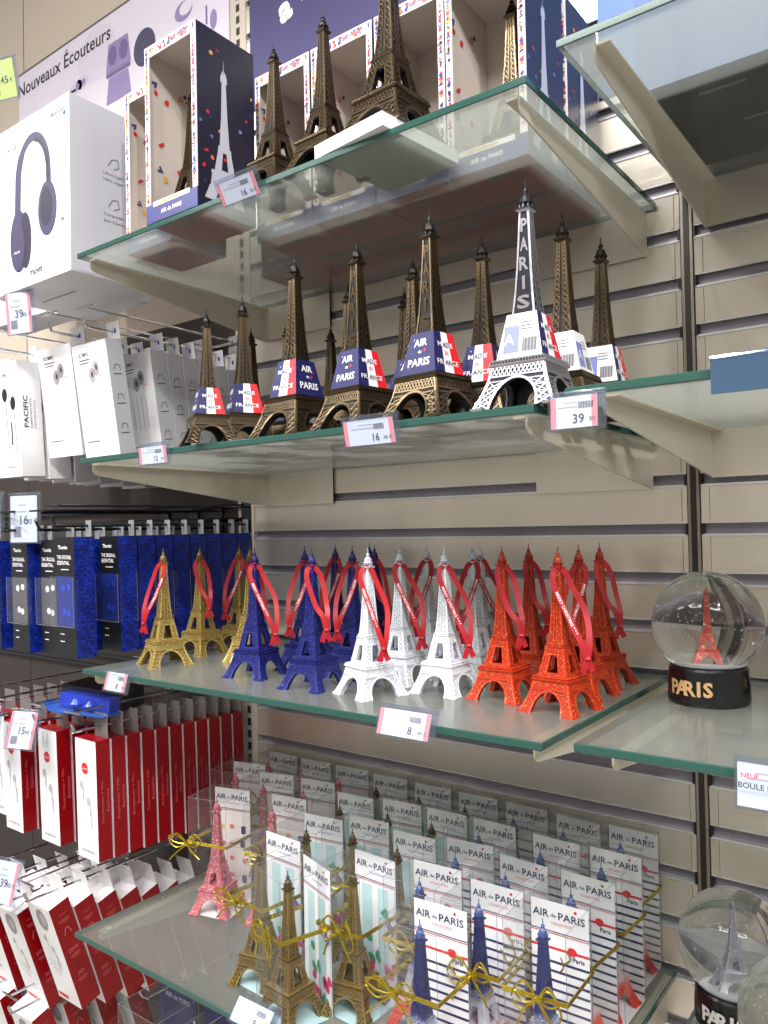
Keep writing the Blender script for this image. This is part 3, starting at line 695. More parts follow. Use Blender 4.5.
# ------------------------------------------------------------------ PRICE TAGS
def price_tag(label, p, price, w=.056, h=.023, tilt=-.25, rz=0, edge=True, green=False, tall=False, name='price_tag', ink=True, mats=None, zs=None):
    t = thing(name, label, 'price tag', p, rz); t.rotation_euler = (tilt, 0, rz)
    b = MB(); b.box(-w/2-.002, w/2+.006, -.0016, -.0008, -h/2-.002, h/2+.001, 0); b.box(-w/2-.002, w/2+.006, .0008, .0014, -h/2-.002, h/2+.004, 0)
    b.tube([(-w/2-.002, 0, h/2+.002), (w/2+.006, 0, h/2+.002)], .0022, 0, 8); 
    if zs is not None:
        c_ = Matrix.Rotation(-tilt, 3, 'X'); q0 = c_ @ Vector((0, 0, zs-p[2]+.0002)); q1 = c_ @ Vector((0, .022, zs-p[2]+.0002)); up_ = c_ @ Vector((0, 0, .0006))
        b.add([q0+X_*(-w*.4), q0+X_*(w*.4), q1+X_*(w*.4), q1-X_*(w*.4), q0+X_*(-w*.4)+up_, q0+X_*(w*.4)+up_, q1+X_*(w*.4)+up_, q1-X_*(w*.4)+up_], [(3, 2, 1, 0), (4, 5, 6, 7), (0, 1, 5, 4), (1, 2, 6, 5), (2, 3, 7, 6), (3, 0, 4, 7)], 0)
    b.build('label_holder', mats or [HOLD], t)
    if ink:
        b = MB(); b.box(-w/2, w/2, -.0007, .0002, -h/2, h/2, 0); f = Vector((0, -.0007, 0))
        if edge:
            for s in (-1, 1): b.rect(f+Vector((s*(w/2-.002), 0, 0)), X_, Z_, .004, h, 1)
        for q in range(10): b.rect(f+Vector((w*(.12 if not tall else -.34)+q*.0011, 0, h*(.2 if not tall else -.28))), X_, Z_, .0006, h*.22, 2)
        b.rect(f+Vector((-w*.12, 0, h*.16)), X_, Z_, w*.45, h*.035, 3); b.rect(f+Vector((-w*.05, 0, h*.30)), X_, Z_, w*.3, h*.03, 3)
        a, c = price.split('.'); cx = w*.22 if not tall else w*.12
        b.text(a, f+Vector((cx-.004, 0, -h*(.22 if not tall else .02))), X_, Z_, h*(.30 if not tall else .2), 2, .01)
        b.text('.'+c+' €', f+Vector((cx+.0075, 0, -h*(.26 if not tall else .05))), X_, Z_, h*(.16 if not tall else .12), 2, .0)
        b.build('price_card', [M('tag_green', (216, 232, 120), .5) if green else M('tag_white', (244, 244, 248), .45), PINKINK, GINK, LINK], t)
    return t
yf = -DEP-.004
def tg(px, py, y=yf): return at(px, py, 1, y)
price_tag('price tag on the front edge of the top glass shelf', tg(238, 189), '16.90', .05, .02, .5, zs=Z1)
price_tag('price tag at the left end of the bronze-tower shelf', tg(153, 455), '12.90', .045, .018, .1, zs=Z2)
price_tag('16.90 price tag in the middle of the bronze-tower shelf', tg(369, 432), '16.90', .052, .021, .2, zs=Z2)
price_tag('39.90 price tag under the silver tower', tg(574, 412, -.304), '39.90', .034, .022, .0, zs=Z2)
price_tag('price tag at the left end of the ribbon-tower shelf', tg(116, 682), '8.99', .037, .020, -.3, zs=Z3)
price_tag('8.99 price tag on the ribbon-tower shelf', tg(404, 724), '8.99', .050, .021, -.35, zs=Z3)
price_tag('white tag at the bottom of the gift-box shelf', at(252, 1016, 1, -.318), '9.90', .045, .02, -.7, edge=False, zs=Z4)
price_tag('large white label on the right globe shelf reading BOULE', at(768, 788, 1, -.305), '8.99', .034, .026, -.1, edge=False, zs=ZR3)
b = MB(); o_ = at(762, 783, 1, -.306); b.text('NEUF', o_+Vector((-.006, -.003, .004)), X_, Z_, .003, 1, .01); b.text('BOULE NEIGE', o_+Vector((.002, -.003, -.002)), X_, Z_, .0035, 0, .01); o = b.build('tag_lettering', [INK, REDINK])
o.parent = [q for q in bpy.data.objects if q.get('label', '').endswith('BOULE')][0]; bpy.context.view_layer.update(); o.matrix_parent_inverse = o.parent.matrix_world.inverted()
price_tag('empty pale blue label strip on the empty right glass shelf', at(790, 367, 1, -.304), '1.0', .085, .018, .0, ink=False, mats=[HOLDB], zs=ZR2)

# ------------------------------------------------------------------ SNOW GLOBES
GL = bpy.data.materials.new('snow_globe_glass'); GL.use_nodes = True; _b = GL.node_tree.nodes['Principled BSDF']
_b.inputs['Transmission Weight'].default_value = 1; _b.inputs['Roughness'].default_value = 0; _b.inputs['IOR'].default_value = 1.34
_tr = GL.node_tree.nodes.new('ShaderNodeBsdfTransparent'); _mx = GL.node_tree.nodes.new('ShaderNodeMixShader'); _mx.inputs[0].default_value = .12
GL.node_tree.links.new(_b.outputs[0], _mx.inputs[1]); GL.node_tree.links.new(_tr.outputs[0], _mx.inputs[2]); GL.node_tree.links.new(_mx.outputs[0], GL.node_tree.nodes['Material Output'].inputs[0])
GBASE = M('globe_base_black', (14, 14, 16), .18, 0, .6)
def globe(label, x, y, z, face, tmats, R_=.0452, br=.0325, letters=(205, 170, 120), flakes=(230, 232, 240), seed=1, tk=.054):
    t = thing('snow_globe', label, 'snow globe', (x, y, z), face)
    zc = .0335+math.sqrt(R_**2-(br-.003)**2)-.002
    b = MB(); b.lathe([(br, 0), (br+.0008, .002), (br+.0005, .015), (br-.0006, .029), (br-.002, .031), (br-.006, .031)], n=48, mat=0)
    gb = b.build('base', [GBASE], t); b = MB()
    for i, ch in enumerate('PARIS'):
        a = -PI/2-.12+(i-2)*.215; rr = br+.0011
        c = Vector((rr*math.cos(a), rr*math.sin(a), .0155)); r = Vector((-math.sin(a), math.cos(a), 0)); b.text(ch, c, r, Z_, .0125, 0, .035)
    b.build('base_lettering', [M('globe_letters_%d' % letters[2], letters, .3, .3)], gb)
    b = MB(); n = 32; a0 = math.asin((br-.003)/R_); prof = [(R_*math.sin(PI-a0-(PI-a0)*k/n), zc+R_*math.cos(PI-a0-(PI-a0)*k/n)) for k in range(n+1)]
    prof[-1] = (.0001, zc+R_); b.lathe([(.0002, prof[0][1])]+prof, n=64, mat=0); g = b.build('glass_ball', [GL], t, smooth=True)
    b = MB(); b.lathe([(.0005, prof[0][1]+.0006), (.0305, prof[0][1]+.0012), (.0315, prof[0][1]+.004), (.020, prof[0][1]+.007), (.0005, prof[0][1]+.0075)], n=32, mat=0); b.build('snow_bed', [M('snow_white', (226, 226, 232), .6)], t)
    k = tk; b = MB(Matrix.Translation((0, 0, prof[0][1]+.0065)) @ Matrix.Scale(k, 4) @ Matrix.Rotation(.35, 4, 'Z'))
    for q in TC.values():
        nb = len(b.v); b.v += [b.T @ v for v in q.v]; b.f += [tuple(i+nb for i in f) for f in q.f]; b.m += q.m
    b.build('tower', tmats, t)
    rnd = random.Random(seed); b = MB()
    for _ in range(150):
        while True:
            p = Vector((rnd.uniform(-1, 1), rnd.uniform(-1, 1), rnd.uniform(-1, 1)))
            if .2 < p.length < .92 and p.z > -.6: break
        p = p*R_*.95+Vector((0, 0, zc)); s = rnd.uniform(.0003, .0007)
        e = Euler((rnd.random()*3, rnd.random()*3, rnd.random()*3)).to_matrix()
        b.add([p+e @ Vector(v) for v in ((-s, -s, 0), (s, -s, 0), (s, s, 0), (-s, s, 0), (0, 0, s))], [(0, 1, 2, 3), (0, 1, 4), (1, 2, 4), (2, 3, 4), (3, 0, 4)], 0)
    tag(b.build('glitter_flakes', [M('flake_silver', flakes, .25, .5)], t), kind='stuff')
    return t
GRED = [glitter('globe_red', (190, 74, 60), (250, 170, 150), .4, .2, 500), M('globe_red_edge', (210, 96, 80), .35, .2)]
globe('clear snow globe with a red tower on a black base, in front on its shelf', .0394, -.1153, ZR3, .25-.32, GRED)
globe('clear snow globe with a red tower cut by the right photo edge', .122, -.062, ZR3, -.15, GRED, seed=2)
GSIL = [M('globe_silver', (190, 190, 200), .25, .8), M('globe_silver_edge', (230, 230, 238), .2, .8)]
globe('clear snow globe with a silver tower, on the lowest right shelf', .0500, -.100, ZR4, .05, GSIL, letters=(214, 212, 206), seed=3, tk=.062)
_g = at(806, 1030, 1, -.185)
globe('clear snow globe at the bottom right corner of the photo', _g.x, -.185, ZR4, .0, GSIL, letters=(214, 212, 206), seed=4)

# ------------------------------------------------------------------ GIFT BOXES on the lowest shelf
GW, GH = .0535, .138
GOLD = M('gold_tie', (190, 168, 62), .24, .9)
TRI = M('tricolour_glitter', (255, 255, 255), .4); _t = TRI
_tc = N(_t, 'ShaderNodeTexCoord'); _s = N(_t, 'ShaderNodeSeparateXYZ'); L(_t, _tc.outputs['Object'], _s.inputs[0])
_nz = N(_t, 'ShaderNodeTexVoronoi'); _nz.inputs['Scale'].default_value = 190; L(_t, _tc.outputs['Object'], _nz.inputs['Vector']); _sc = N(_t, 'ShaderNodeSeparateColor'); L(_t, _nz.outputs['Color'], _sc.inputs[0])
_a = N(_t, 'ShaderNodeMath', operation='MULTIPLY_ADD'); _a.inputs[1].default_value = .06; L(_t, _sc.outputs[0], _a.inputs[0]); L(_t, _s.outputs[2], _a.inputs[2])
_c = ramp(_t, _a.outputs[0], [(0, (206, 44, 26)), (.20, (214, 52, 34)), (.26, (206, 206, 214)), (.40, (196, 200, 214)), (.46, (30, 48, 118)), (.5, (20, 32, 96)), (.92, (20, 32, 96)), (.96, (70, 90, 150))]); L(_t, _c, bsdf(_t).inputs['Base Color'])
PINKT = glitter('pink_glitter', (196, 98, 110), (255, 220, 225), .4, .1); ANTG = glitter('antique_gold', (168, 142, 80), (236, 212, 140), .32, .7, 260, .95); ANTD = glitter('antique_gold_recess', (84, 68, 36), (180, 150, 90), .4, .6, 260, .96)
ICON = confetti('pink_card_icons', (236, 232, 232), 55, [(224, 120, 60), (40, 60, 120), (230, 180, 90), (214, 90, 100)], .85, .30)
FLOW = confetti('flower_card', (198, 222, 224), 38, [(222, 40, 120), (236, 236, 236), (60, 150, 110), (226, 60, 130), (120, 70, 160)], .75, .38)
CARD = M('card_white', (240, 240, 244), .4)
def card_mesh(kind):
    b = MB(); w = GW-.002; h = GH-.003; y = GW/2-.0015
    b.box(-w/2, w/2, y, y+.0006, .0005, h, 0); b.box(-w/2, w/2, -w/2, y, .0005, .0011, 6 if kind != 'blue' else 0)
    F = lambda x, z: Vector((x, y, z)); hh = .030
    if kind != 'blue': b.rect(F(0, (h-hh)/2), X_, Z_, w, h-hh, 6)
    b.text('AIR', F(-.0165, h-.0105), X_, Z_, .0064, 1, .012, width=.0145); b.text('de', F(-.0053, h-.011), X_, Z_, .003, 1, .0, width=.005); b.text('PARIS', F(.0110, h-.0105), X_, Z_, .0064, 1, .012, width=.0235)
    b.disc(F(.0145, h-.0042), X_, Z_, .0013, mat=2); b.text('COLLECTION', F(.002, h-.0175), X_, Z_, .0022, 5, 0, width=.019)
    b.rect(F(0, h-.0245), X_, Z_, w, .0007, 1, .0004); b.rect(F(0, h-.0262), X_, Z_, w, .0006, 2, .0004)
    if kind == 'blue':
        b.rect(F(0, h-.0385), X_, Z_, w, .0022, 2); b.disc(F(.011, h-.0375), X_, Z_, .0042, .0036, 2); b.text('Paris', F(.0165, h-.0435), X_, Z_, .0040, 1, .02)
        z = h-.050
        while z > .004: b.rect(F(0, z), X_, Z_, w, .0022, 1); z -= .0078
    elif kind == 'gold':
        for q in (-.4, .0, .4): b.rect(F(q*w, (h-hh)/2), X_, Z_, w*.14, h-hh, 0, .0003)
        rnd = random.Random(3)
        for _ in range(12):
            p = F(rnd.uniform(-.4, .45)*w, rnd.uniform(.02, .93)*(h-hh)); m = rnd.choice([3, 3, 4, 5])
            for a in range(3): b.disc(p+Vector((rnd.uniform(-.003, .003), 0, rnd.uniform(-.003, .003))), X_, Z_, rnd.uniform(.002, .0045), rnd.uniform(.003, .0055), m, .0005+.0001*a, 9)
    else:
        rnd = random.Random(5)
        for i in range(5):
            for j in range(3):
                p = F((j-1)*w*.3+rnd.uniform(-.002, .002), .008+i*.020+rnd.uniform(-.002, .002)); m = rnd.choice([1, 3, 4, 5, 1])
                b.rect(p, (1, 0, rnd.uniform(-.2, .2)), Z_, .0065, .0095 if m == 1 else .005, m, .0006)
    return b
def bow(seed, size=1.0):
    """gold tie round the case: band and a bow of flat looped cord"""
    rnd = random.Random(seed); b = MB(); e = GW/2+.0012; z0 = .084
    zz = [z0+rnd.uniform(-.002, .002) for _ in range(4)]; cs = [(-e, -e), (e, -e), (e, e), (-e, e)]
    for j in range(3):
        b.tube([(cs[i % 4][0]*(1+.004*j), cs[i % 4][1]*(1+.004*j), zz[i % 4]+(j-1)*.0014) for i in range(5)], .0008, 0, 5)
    return b, z0
def bow2(seed, x=.006):
    rnd = random.Random(seed); b = MB(); e = GW/2+.004; c = Vector((x, -e, .084))
    b.tube([c+Vector((-.0035, 0, 0)), c+Vector((.0035, 0, 0))], .0026, 0, 8)
    for s in (-1, 1):
        for k in range(2):
            l = rnd.uniform(.016, .024); dz = rnd.uniform(-.008, .008); w = rnd.uniform(.005, .009); up = rnd.uniform(.001, .008)
            pts = spline([c, c+Vector((s*l*.5, -.003, dz*.4+w+up)), c+Vector((s*l, -.005, dz+.001)), c+Vector((s*l*.6, -.004, dz-w)), c], 5); b.tube(pts, .0009, 0, 5)
        l = rnd.uniform(.016, .03); pts = spline([c, c+Vector((s*l*.5, -.004, -.006-rnd.uniform(0, .006))), c+Vector((s*l, -.003, -.014-rnd.uniform(0, .012)))], 5); b.tube(pts, .0009, 0, 5)
    return b
def gift_proto(kind, seed, bx):
    t = thing('gift_box', 'x', 'gift box')
    b = MB(); e = GW/2; b.box(-e, e, -e, e, 0, GH, 0); case = b.build('clear_case', [CLEAR], t)
    b = MB()
    for sx in (-1, 1):
        for sy in (-1, 1): b.tube([(sx*e, sy*e, 0), (sx*e, sy*e, GH)], .00025, 0, 4)
        b.tube([(sx*e, -e, GH), (sx*e, e, GH)], .00025, 0, 4); b.tube([(-e, sx*e, GH), (e, sx*e, GH)], .00025, 0, 4)
    b.build('case_folds', [clear('fold_highlight', (205, 208, 212), .05, .2, .45, .2)], case)
    ms = {'pink': [CARD, NAVY, REDINK, M('icon_orange', (226, 130, 70), .5), M('icon_yellow', (232, 190, 100), .5), M('icon_rose', (222, 110, 120), .5), M('card_pinkish', (238, 230, 230), .4)],
          'gold': [CARD, NAVY, REDINK, M('flower_magenta', (222, 40, 120), .5), M('leaf_green', (50, 150, 100), .5), M('flower_violet', (110, 80, 170), .5), M('card_aqua', (188, 220, 224), .4)],
          'blue': [CARD, NAVY, REDINK, NAVY, NAVY, M('print_rose', (226, 110, 120), .5), CARD]}[kind]
    card_mesh(kind).build('printed_card', ms, t)
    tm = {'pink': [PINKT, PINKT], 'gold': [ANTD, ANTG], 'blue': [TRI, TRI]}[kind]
    k = .1335; T = Matrix.Scale(k, 4)
    b = MB()
    for q in TM.values():
        nb = len(b.v); b.v += q.v; b.f += [tuple(i+nb for i in f) for f in q.f]; b.m += q.m
    o = b.build('tower', tm, t); o.scale = (k,)*3; o.location = (-.002, -.004, .0015); o.rotation_euler = (0, 0, rotd[kind])
    bb, _ = bow(seed); nb = len(bb.v); q = bow2(seed, bx); bb.v += q.v; bb.f += [tuple(i+nb for i in f) for f in q.f]; bb.m += q.m
    bb.build('gold_tie', [GOLD], t)
    return t
rotd = {'pink': .1, 'gold': .25, 'blue': -.1}
PROTO = {k: [gift_proto(k, s, x) for s, x in ((1, .004), (2, -.012 if k != 'pink' else -.026))] for k in ('pink', 'gold', 'blue')}
GIFTS = [  # kind, card-back x left, y of card, rot deg, words
 ('pink', -.610, -.068, 12, 'in the far left column, second row from the wall'), ('pink', -.545, -.082, 14, 'second column from left, second row from the wall'),
 ('pink', -.602, -.006, 3, 'in the far left back corner by the wall'), ('pink', -.540, -.006, 4, 'against the wall, second column from left'),
 ('pink', -.481, -.070, 8, 'third column from left, second row from the wall'), ('pink', -.549, -.155, 13, 'standing alone foremost on the left, gold bow on its corner'),
 ('pink', -.470, -.134, 7, 'third column from left, third row from the wall'), ('pink', -.478, -.004, 6, 'against the wall, third column from left'),
 ('gold', -.392, -.160, 7, 'fourth column from left, third row from the wall'), ('gold', -.390, -.221, -3, 'left of the turned one at the front, flowers on its card'),
 ('gold', -.315, -.243, -19, 'turned askew at the front edge, gold tie across it'),
 ('gold', -.412, -.006, 4, 'against the wall, fourth column from left'), ('gold', -.406, -.085, 5, 'fourth column from left, second row from the wall'),
 ('gold', -.346, -.073, 6, 'fifth column from left, second row from the wall'), ('gold', -.346, -.136, 6, 'fifth column from left, third row from the wall'),
 ('gold', -.279, -.143, 3, 'sixth column from left, third row from the wall'), ('gold', -.281, -.205, -3, 'just right of the turned front one, tall gold tower'),
 ('gold', -.347, -.005, 3, 'against the wall, fifth column from left'), ('gold', -.283, -.004, 3, 'against the wall, sixth column from left'), ('gold', -.286, -.068, 2, 'sixth column from left, second row from the wall'),
 ('blue', -.226, -.066, 0, 'seventh column from left, second row from the wall'), ('blue', -.221, -.129, 6, 'seventh column from left, third row from the wall'),
 ('blue', -.219, -.192, 4, 'seventh column from left, fourth row from the wall'), ('blue', -.219, -.004, 1, 'against the wall, seventh column from left'),
 ('blue', -.155, -.006, -4, 'against the wall, eighth column from left'), ('blue', -.096, -.004, -1, 'in the back right corner by the wall'),
 ('blue', -.152, -.070, -2, 'eighth column from left, second row from the wall'), ('blue', -.091, -.068, -1, 'far right column, second row from the wall'),
 ('blue', -.156, -.134, -3, 'eighth column from left, third row from the wall'), ('blue', -.092, -.134, -2, 'far right column, third row from the wall'),
 ('blue', -.152, -.197, 2, 'eighth column from left, fourth row from the wall'), ('blue', -.174, -.256, 3, 'foremost of the striped ones at the front edge'),
 ('blue', -.092, -.197, 2, 'far right column, fourth row from the wall, large bow in front')]
KN = {'pink': 'pink tower gift box, ', 'gold': 'gold tower gift box, ', 'blue': 'blue tower gift box, '}
for i, (k, x, y, a, l) in enumerate(GIFTS):
    a = math.radians(a); R_ = rotz(a); c = Vector((x, y, 0)) + R_ @ Vector((GW/2, -GW/2-.001, 0)); c.z = Z4
    t = dup(PROTO[k][1 if l.startswith('standing') or i % 2 else 0], c, a, KN[k]+l, k+' tower gift boxes')
    n_ = kids(t)
for k in PROTO:
    for p in PROTO[k]: wipe(p)
KID.clear()

# navy tower packs hanging under the gift shelf
NCARD = M('navy_card', (26, 28, 84), .35)
for i in range(4):
    t = thing('hanging_clear_box', 'clear box with navy card under the gift-box shelf, %s from the left' % ORD[i], 'clear box', (-.585+i*.095, -.215-.012*(i % 2), .955), 0, 'navy carded clear boxes under the shelf')
    b = MB(); b.box(0, .07, -.06, 0, -.13, 0, 0); case = b.build('clear_case', [CLEAR], t)
    b = MB(); b.box(.001, .069, -.0022, -.0012, -.128, .012, 0); b.text('AIR de PARIS', (.035, -.0024, -.010), X_, Z_, .006, 1, .01, width=.045); b.build('navy_card', [NCARD, LINK], t)
    b = MB(); pts = [(0, -.06), (.07, -.06), (.07, 0), (0, 0), (0, -.06)]; b.tube([(x, y, 0) for x, y in pts], .0005, 0, 4)
    for x, y in pts[:4]: b.tube([(x, y, 0), (x, y, -.13)], .0004, 0, 4)
    b.build('case_folds', [MATS['fold_highlight']], case)
    b = MB()
    for q in TC.values():
        nb = len(b.v); b.v += q.v; b.f += [tuple(j+nb for j in f) for f in q.f]; b.m += q.m
    o = b.build('tower', [ANTG, ANTG], t); o.scale = (.1,)*3; o.location = (.04, -.03, -.129)
    h = thing('display_hook', 'chrome peg hook of navy carded box, %s from left' % ORD[i], 'hook', (-.550+i*.095, 0, .964), 0, 'peg hooks under the gift shelf')
    b = MB(); b.tube(spline([(0, 0, .0), (0, -.10, .0), (0, -.24, .0), (0, -.262, .004), (0, -.27, .014)], 5), .0015, 0, 8); b.build('hook_wire', [CHROME], h)

# ------------------------------------------------------------------ LEFT BAY: packs on hooks
TABM = clear('hang_tab', (214, 210, 208), .08, .3, .6)
def earphone_print(b, o, h, dark, thin=False, s=1.0):
    """printed pair of in-ear phones with leads on a front face"""
    o = Vector(o)
    for dx, dz, f in ((-.010*s, .0, 1), (.004*s, -.018*s, -1)):
        b.disc(o+Vector((dx, 0, dz)), X_, Z_, .0042*s, .0055*s, dark); b.rect(o+Vector((dx+.003*s, 0, dz-.010*s)), X_, Z_, .0026*s, .014*s, dark)
        b.line([(dx+.0032*s, dz-.014*s), (dx+.0035*s, dz-h)], o, X_, Z_, .0008, dark)
    b.rect(o+Vector((.010*s, 0, -.040*s)), X_, Z_, .0022*s, .020*s, dark); b.line([(.010*s, -.03*s), (.010*s, -h*.9)], o, X_, Z_, .0007, dark)
def pack(kind):
    """origin = front right top corner; body runs to -x, +y, -z"""
    W, D_, H = {'red': (.0445, .0195, .148), 'redlow': (.054, .028, .152), 'white': (.076, .0245, .150), 'pacific': (.060, .034, .160), 'blue': (.046, .026, .146)}[kind]
    t = thing({'blue': 'earbud_pack'}.get(kind, 'earphone_pack'), 'x', 'earphone pack')
    b = MB(); F = lambda x, z: Vector((x, 0, z)); S = lambda y, z: Vector((0, y, z)); UPT = Z_
    if kind == 'red':
        ms = [WHITE, RED, INK, LINK, REDINK, BLUEINK, OFFW, PALET]
        b.box(-W, 0, 0, D_, -H, 0, 1, {'f': 0, 'k': 6})
        b.disc(F(-W*.55, -.036), X_, Z_, .0072, mat=4); b.text('exclusive', F(-W*.55, -.036), X_, Z_, .0028, 0, .0, lift=.0005)
        b.line([(-.034, -.004), (-.034, -.022), (-.020, -.022), (-.020, -.004)], (0, 0, 0), X_, Z_, .0008, 3); b.line([(-.031, -.004), (-.031, -.018), (-.023, -.018), (-.023, -.004)], (0, 0, 0), X_, Z_, .0008, 3)
        earphone_print(b, F(-W*.5, -.058), .055, 3); b.text('SOWADOO', F(-W*.5, -H+.010), X_, Z_, .0034, 2, .0, width=.028); b.rect(F(-W*.5, -H+.022), X_, Z_, W*.6, .0005, 3)
        b.text('Earphones + Mic', S(D_*.40, -.075), Z_, -Y_, .0040, 7, .0, width=.052); b.text('Exclusive', S(D_*.75, -.075), Z_, -Y_, .0036, 7, .0, width=.028)
        b.rect(S(D_+.0002, -H/2), Y_, Z_, .0004, H, 6)
    elif kind == 'redlow':
        ms = [WHITE, RED, GINK, LINK, REDINK, PURPLE, OFFW, GREYB, PALET]
        b.box(-W, 0, 0, D_, -H, 0, 1, {'f': 0, 't': 0, 'k': 0})
        b.disc(F(-W*.5, -.022), X_, Z_, .012, .016, 7); b.disc(F(-W*.42, -.020), X_, Z_, .006, .009, 3, .0005)
        earphone_print(b, F(-W*.5, -.052), .03, 3, s=.8)
        for k in range(4): b.rect(F(-W*.55, -.088-.006*k), X_, Z_, W*(.6-.1*k), .0012, 3)
        b.rect(F(-W*.72, -H+.008), X_, Z_, W*.42, .006, 4)
        for z, tx, hh in ((-.016, '<1m>', .004), (-.068, '20W', .0075), (-.104, 'PD', .0075)):
            b.text(tx, S(D_*.5, z), Y_, Z_, hh*.7, 8, .0); b.rect(S(D_*.5, z-.008), Y_, Z_, D_*.5, .0010, 8); b.rect(S(D_*.5, z-.011), Y_, Z_, D_*.35, .0007, 8)
        b.line([(.009, -.045), (.012, -.036), (.016, -.036), (.019, -.045)], (0, 0, 0), Y_, Z_, .0010, 8)
    elif kind == 'white':
        ms = [WHITE, M('pack_side_grey', (186, 186, 194), .5), GINK, LINK, PINKINK, PURPLE, M('bud_grey', (170, 164, 172), .5)]
        b.box(-W, 0, 0, D_, -H, 0, 0, {'r': 1, 'b': 1, 'k': 1})
        b.text('OLYMPIC', F(-W*.68, -.014), X_, Z_, .0052, 5, .01, width=.024); b.rect(F(-W*.66, -.021), X_, Z_, .024, .0014, 2); b.rect(F(-W*.68, -.025), X_, Z_, .020, .0012, 2)
        for dx, dz in ((-.50, -.042), (-.36, -.034)): b.disc(F(W*dx, dz), X_, Z_, .007, .010, 6); b.disc(F(W*dx+.001, dz+.001), X_, Z_, .0022, .004, 5, .0006)
        for k in range(4): b.rect(F(-W*(.28+.13*k), -.082), X_, Z_, .0012, .045, 3)
        b.line([(-.024, -.050), (-.022, -.044), (-.016, -.043), (-.012, -.047)], (0, 0, 0), X_, Z_, .001, 4)
        b.rect(F(-W*.7, -H+.022), X_, Z_, .028, .0014, 2); b.text('muvit', F(-W*.42, -H+.010), X_, Z_, .0045, 3, .0)
        for z in (-.036, -.074, -.112): b.rect(S(D_*.5, z-.009), Y_, Z_, D_*.55, .0013, 2); b.line([(D_*.5-.005, z-.004), (D_*.5-.003, z+.003), (D_*.5+.003, z+.003), (D_*.5+.005, z-.004)], (0, 0, 0), Y_, Z_, .0010, 2)
    elif kind == 'pacific':
        ms = [WHITE, OFFW, INK, LINK, GINK, PURPLE, WHITE]
        b.box(-W, 0, 0, D_, -H, 0, 0, {'k': 1})
        for dx, dz in ((-.034, -.045), (-.014, -.058)): b.disc(F(dx, dz), X_, Z_, .0065, .0095, 2); b.line([(dx+.002, dz-.008), (dx+.006, -.13)], (0, 0, 0), X_, Z_, .0012, 2)
        b.rect(F(-.020, -.100), X_, Z_, .0035, .032, 2); b.text('SOWADOO', F(-W*.45, -H+.014), X_, Z_, .0038, 4, .0, width=.034); b.text('PACIFIC', F(-W*.62, -.018), X_, Z_, .005, 2, .01)
        b.text('PACIFIC', S(D_*.30, -.070), Z_, -Y_, .0068, 2, .02, width=.044); b.text('EARPHONES WITH', S(D_*.52, -.072), Z_, -Y_, .0032, 2, .0, width=.042); b.text('LIGHTNING PLUG', S(D_*.68, -.074), Z_, -Y_, .0028, 4, .0, width=.040)
    else:
        ms = [M('pack_black', (20, 20, 26), .35), BLUP, WINK, M('pack_window_blue', (30, 50, 138), .2), CLEAR, PURPLE, M('bud_blue', (40, 70, 200), .3)]  # plain blue backing behind the clear window
        b.box(-W, 0, 0, D_, -H, 0, 0, {'r': 1})
        b.rect(F(-W*.5, -.077), X_, Z_, W*.9, .060, 3); b.text('Thumbs', F(-W*.58, -.012), X_, Z_, .0046, 2, .02, width=.022)
        b.text('THE ORIGINAL', F(-W*.52, -.024), X_, Z_, .0048, 2, .01, width=.034); b.text('ESSENTIAL.', F(-W*.56, -.031), X_, Z_, .0048, 2, .01, width=.030)
        b.rect(F(-W*.5, -.039), X_, Z_, .018, .001, 2)
        for z in (-.118, -.127): b.rect(F(-W*.72, z), X_, Z_, .010, .001, 2)
        for dx, dz in ((-.6, -.062), (-.3, -.060), (-.55, -.090), (-.35, -.092)): b.disc(F(W*dx, dz), X_, Z_, .0048, .0042, 6, .0006, 12)
    body = b.build('carton', ms, t)
    if kind == 'blue':
        b = MB(); b.box(-W+.002, .009, -.008, .0, -.107, -.047, 0, skip='k'); win = b.build('clear_window', [CLEAR], t)
        b = MB()
        for a in ((-W+.002, -.008), (.009, -.008)): b.tube([(a[0], a[1], -.107), (a[0], a[1], -.047)], .0003, 0, 4)
        b.tube([(-W+.002, -.008, -.107), (.009, -.008, -.107)], .0004, 0, 4); b.build('window_folds', [MATS['fold_highlight']], win)
    b = MB(); w2 = W*(.62 if kind in ('red', 'redlow') else .3); th = .030 if kind in ('red', 'redlow') else .024
    if kind == 'blue': b.box(-.016, -.004, D_-.0012, D_-.0004, 0, .020, 0)
    elif kind == 'white': b.box(-W*.35, 0, D_-.0012, D_-.0004, 0, th, 0); b.rect((-W*.12, D_-.0012, th*.5), X_, Z_, .004, .006, 1)
    else:
        xa, xb = (-w2-.002, -.002); b.box(xa, xb, D_-.0012, D_-.0004, 0, th, 0)
    b.build('hang_tab', [TABM if kind == 'red' else (WHITE if kind != 'blue' else M('tab_grey', (150, 152, 158), .3)), BLUEINK], t)
    return t
BLUP = M('blue_doodle_print', (14, 40, 190), .35)
_m = BLUP; _tc = N(_m, 'ShaderNodeTexCoord'); _mp = N(_m, 'ShaderNodeMapping'); _mp.inputs['Rotation'].default_value = (0, PI/2, PI/2); L(_m, _tc.outputs['Object'], _mp.inputs[0])
_br = N(_m, 'ShaderNodeTexBrick'); _br.inputs['Scale'].default_value = 52; _br.inputs['Color1'].default_value = lin((16, 52, 176)); _br.inputs['Color2'].default_value = lin((10, 32, 130)); _br.inputs['Mortar'].default_value = lin((8, 10, 40)); _br.inputs['Mortar Size'].default_value = .035
_cb = N(_m, 'ShaderNodeCombineXYZ'); _sp = N(_m, 'ShaderNodeSeparateXYZ'); L(_m, _tc.outputs['Object'], _sp.inputs[0]); L(_m, _sp.outputs[1], _cb.inputs[0]); L(_m, _sp.outputs[2], _cb.inputs[1])
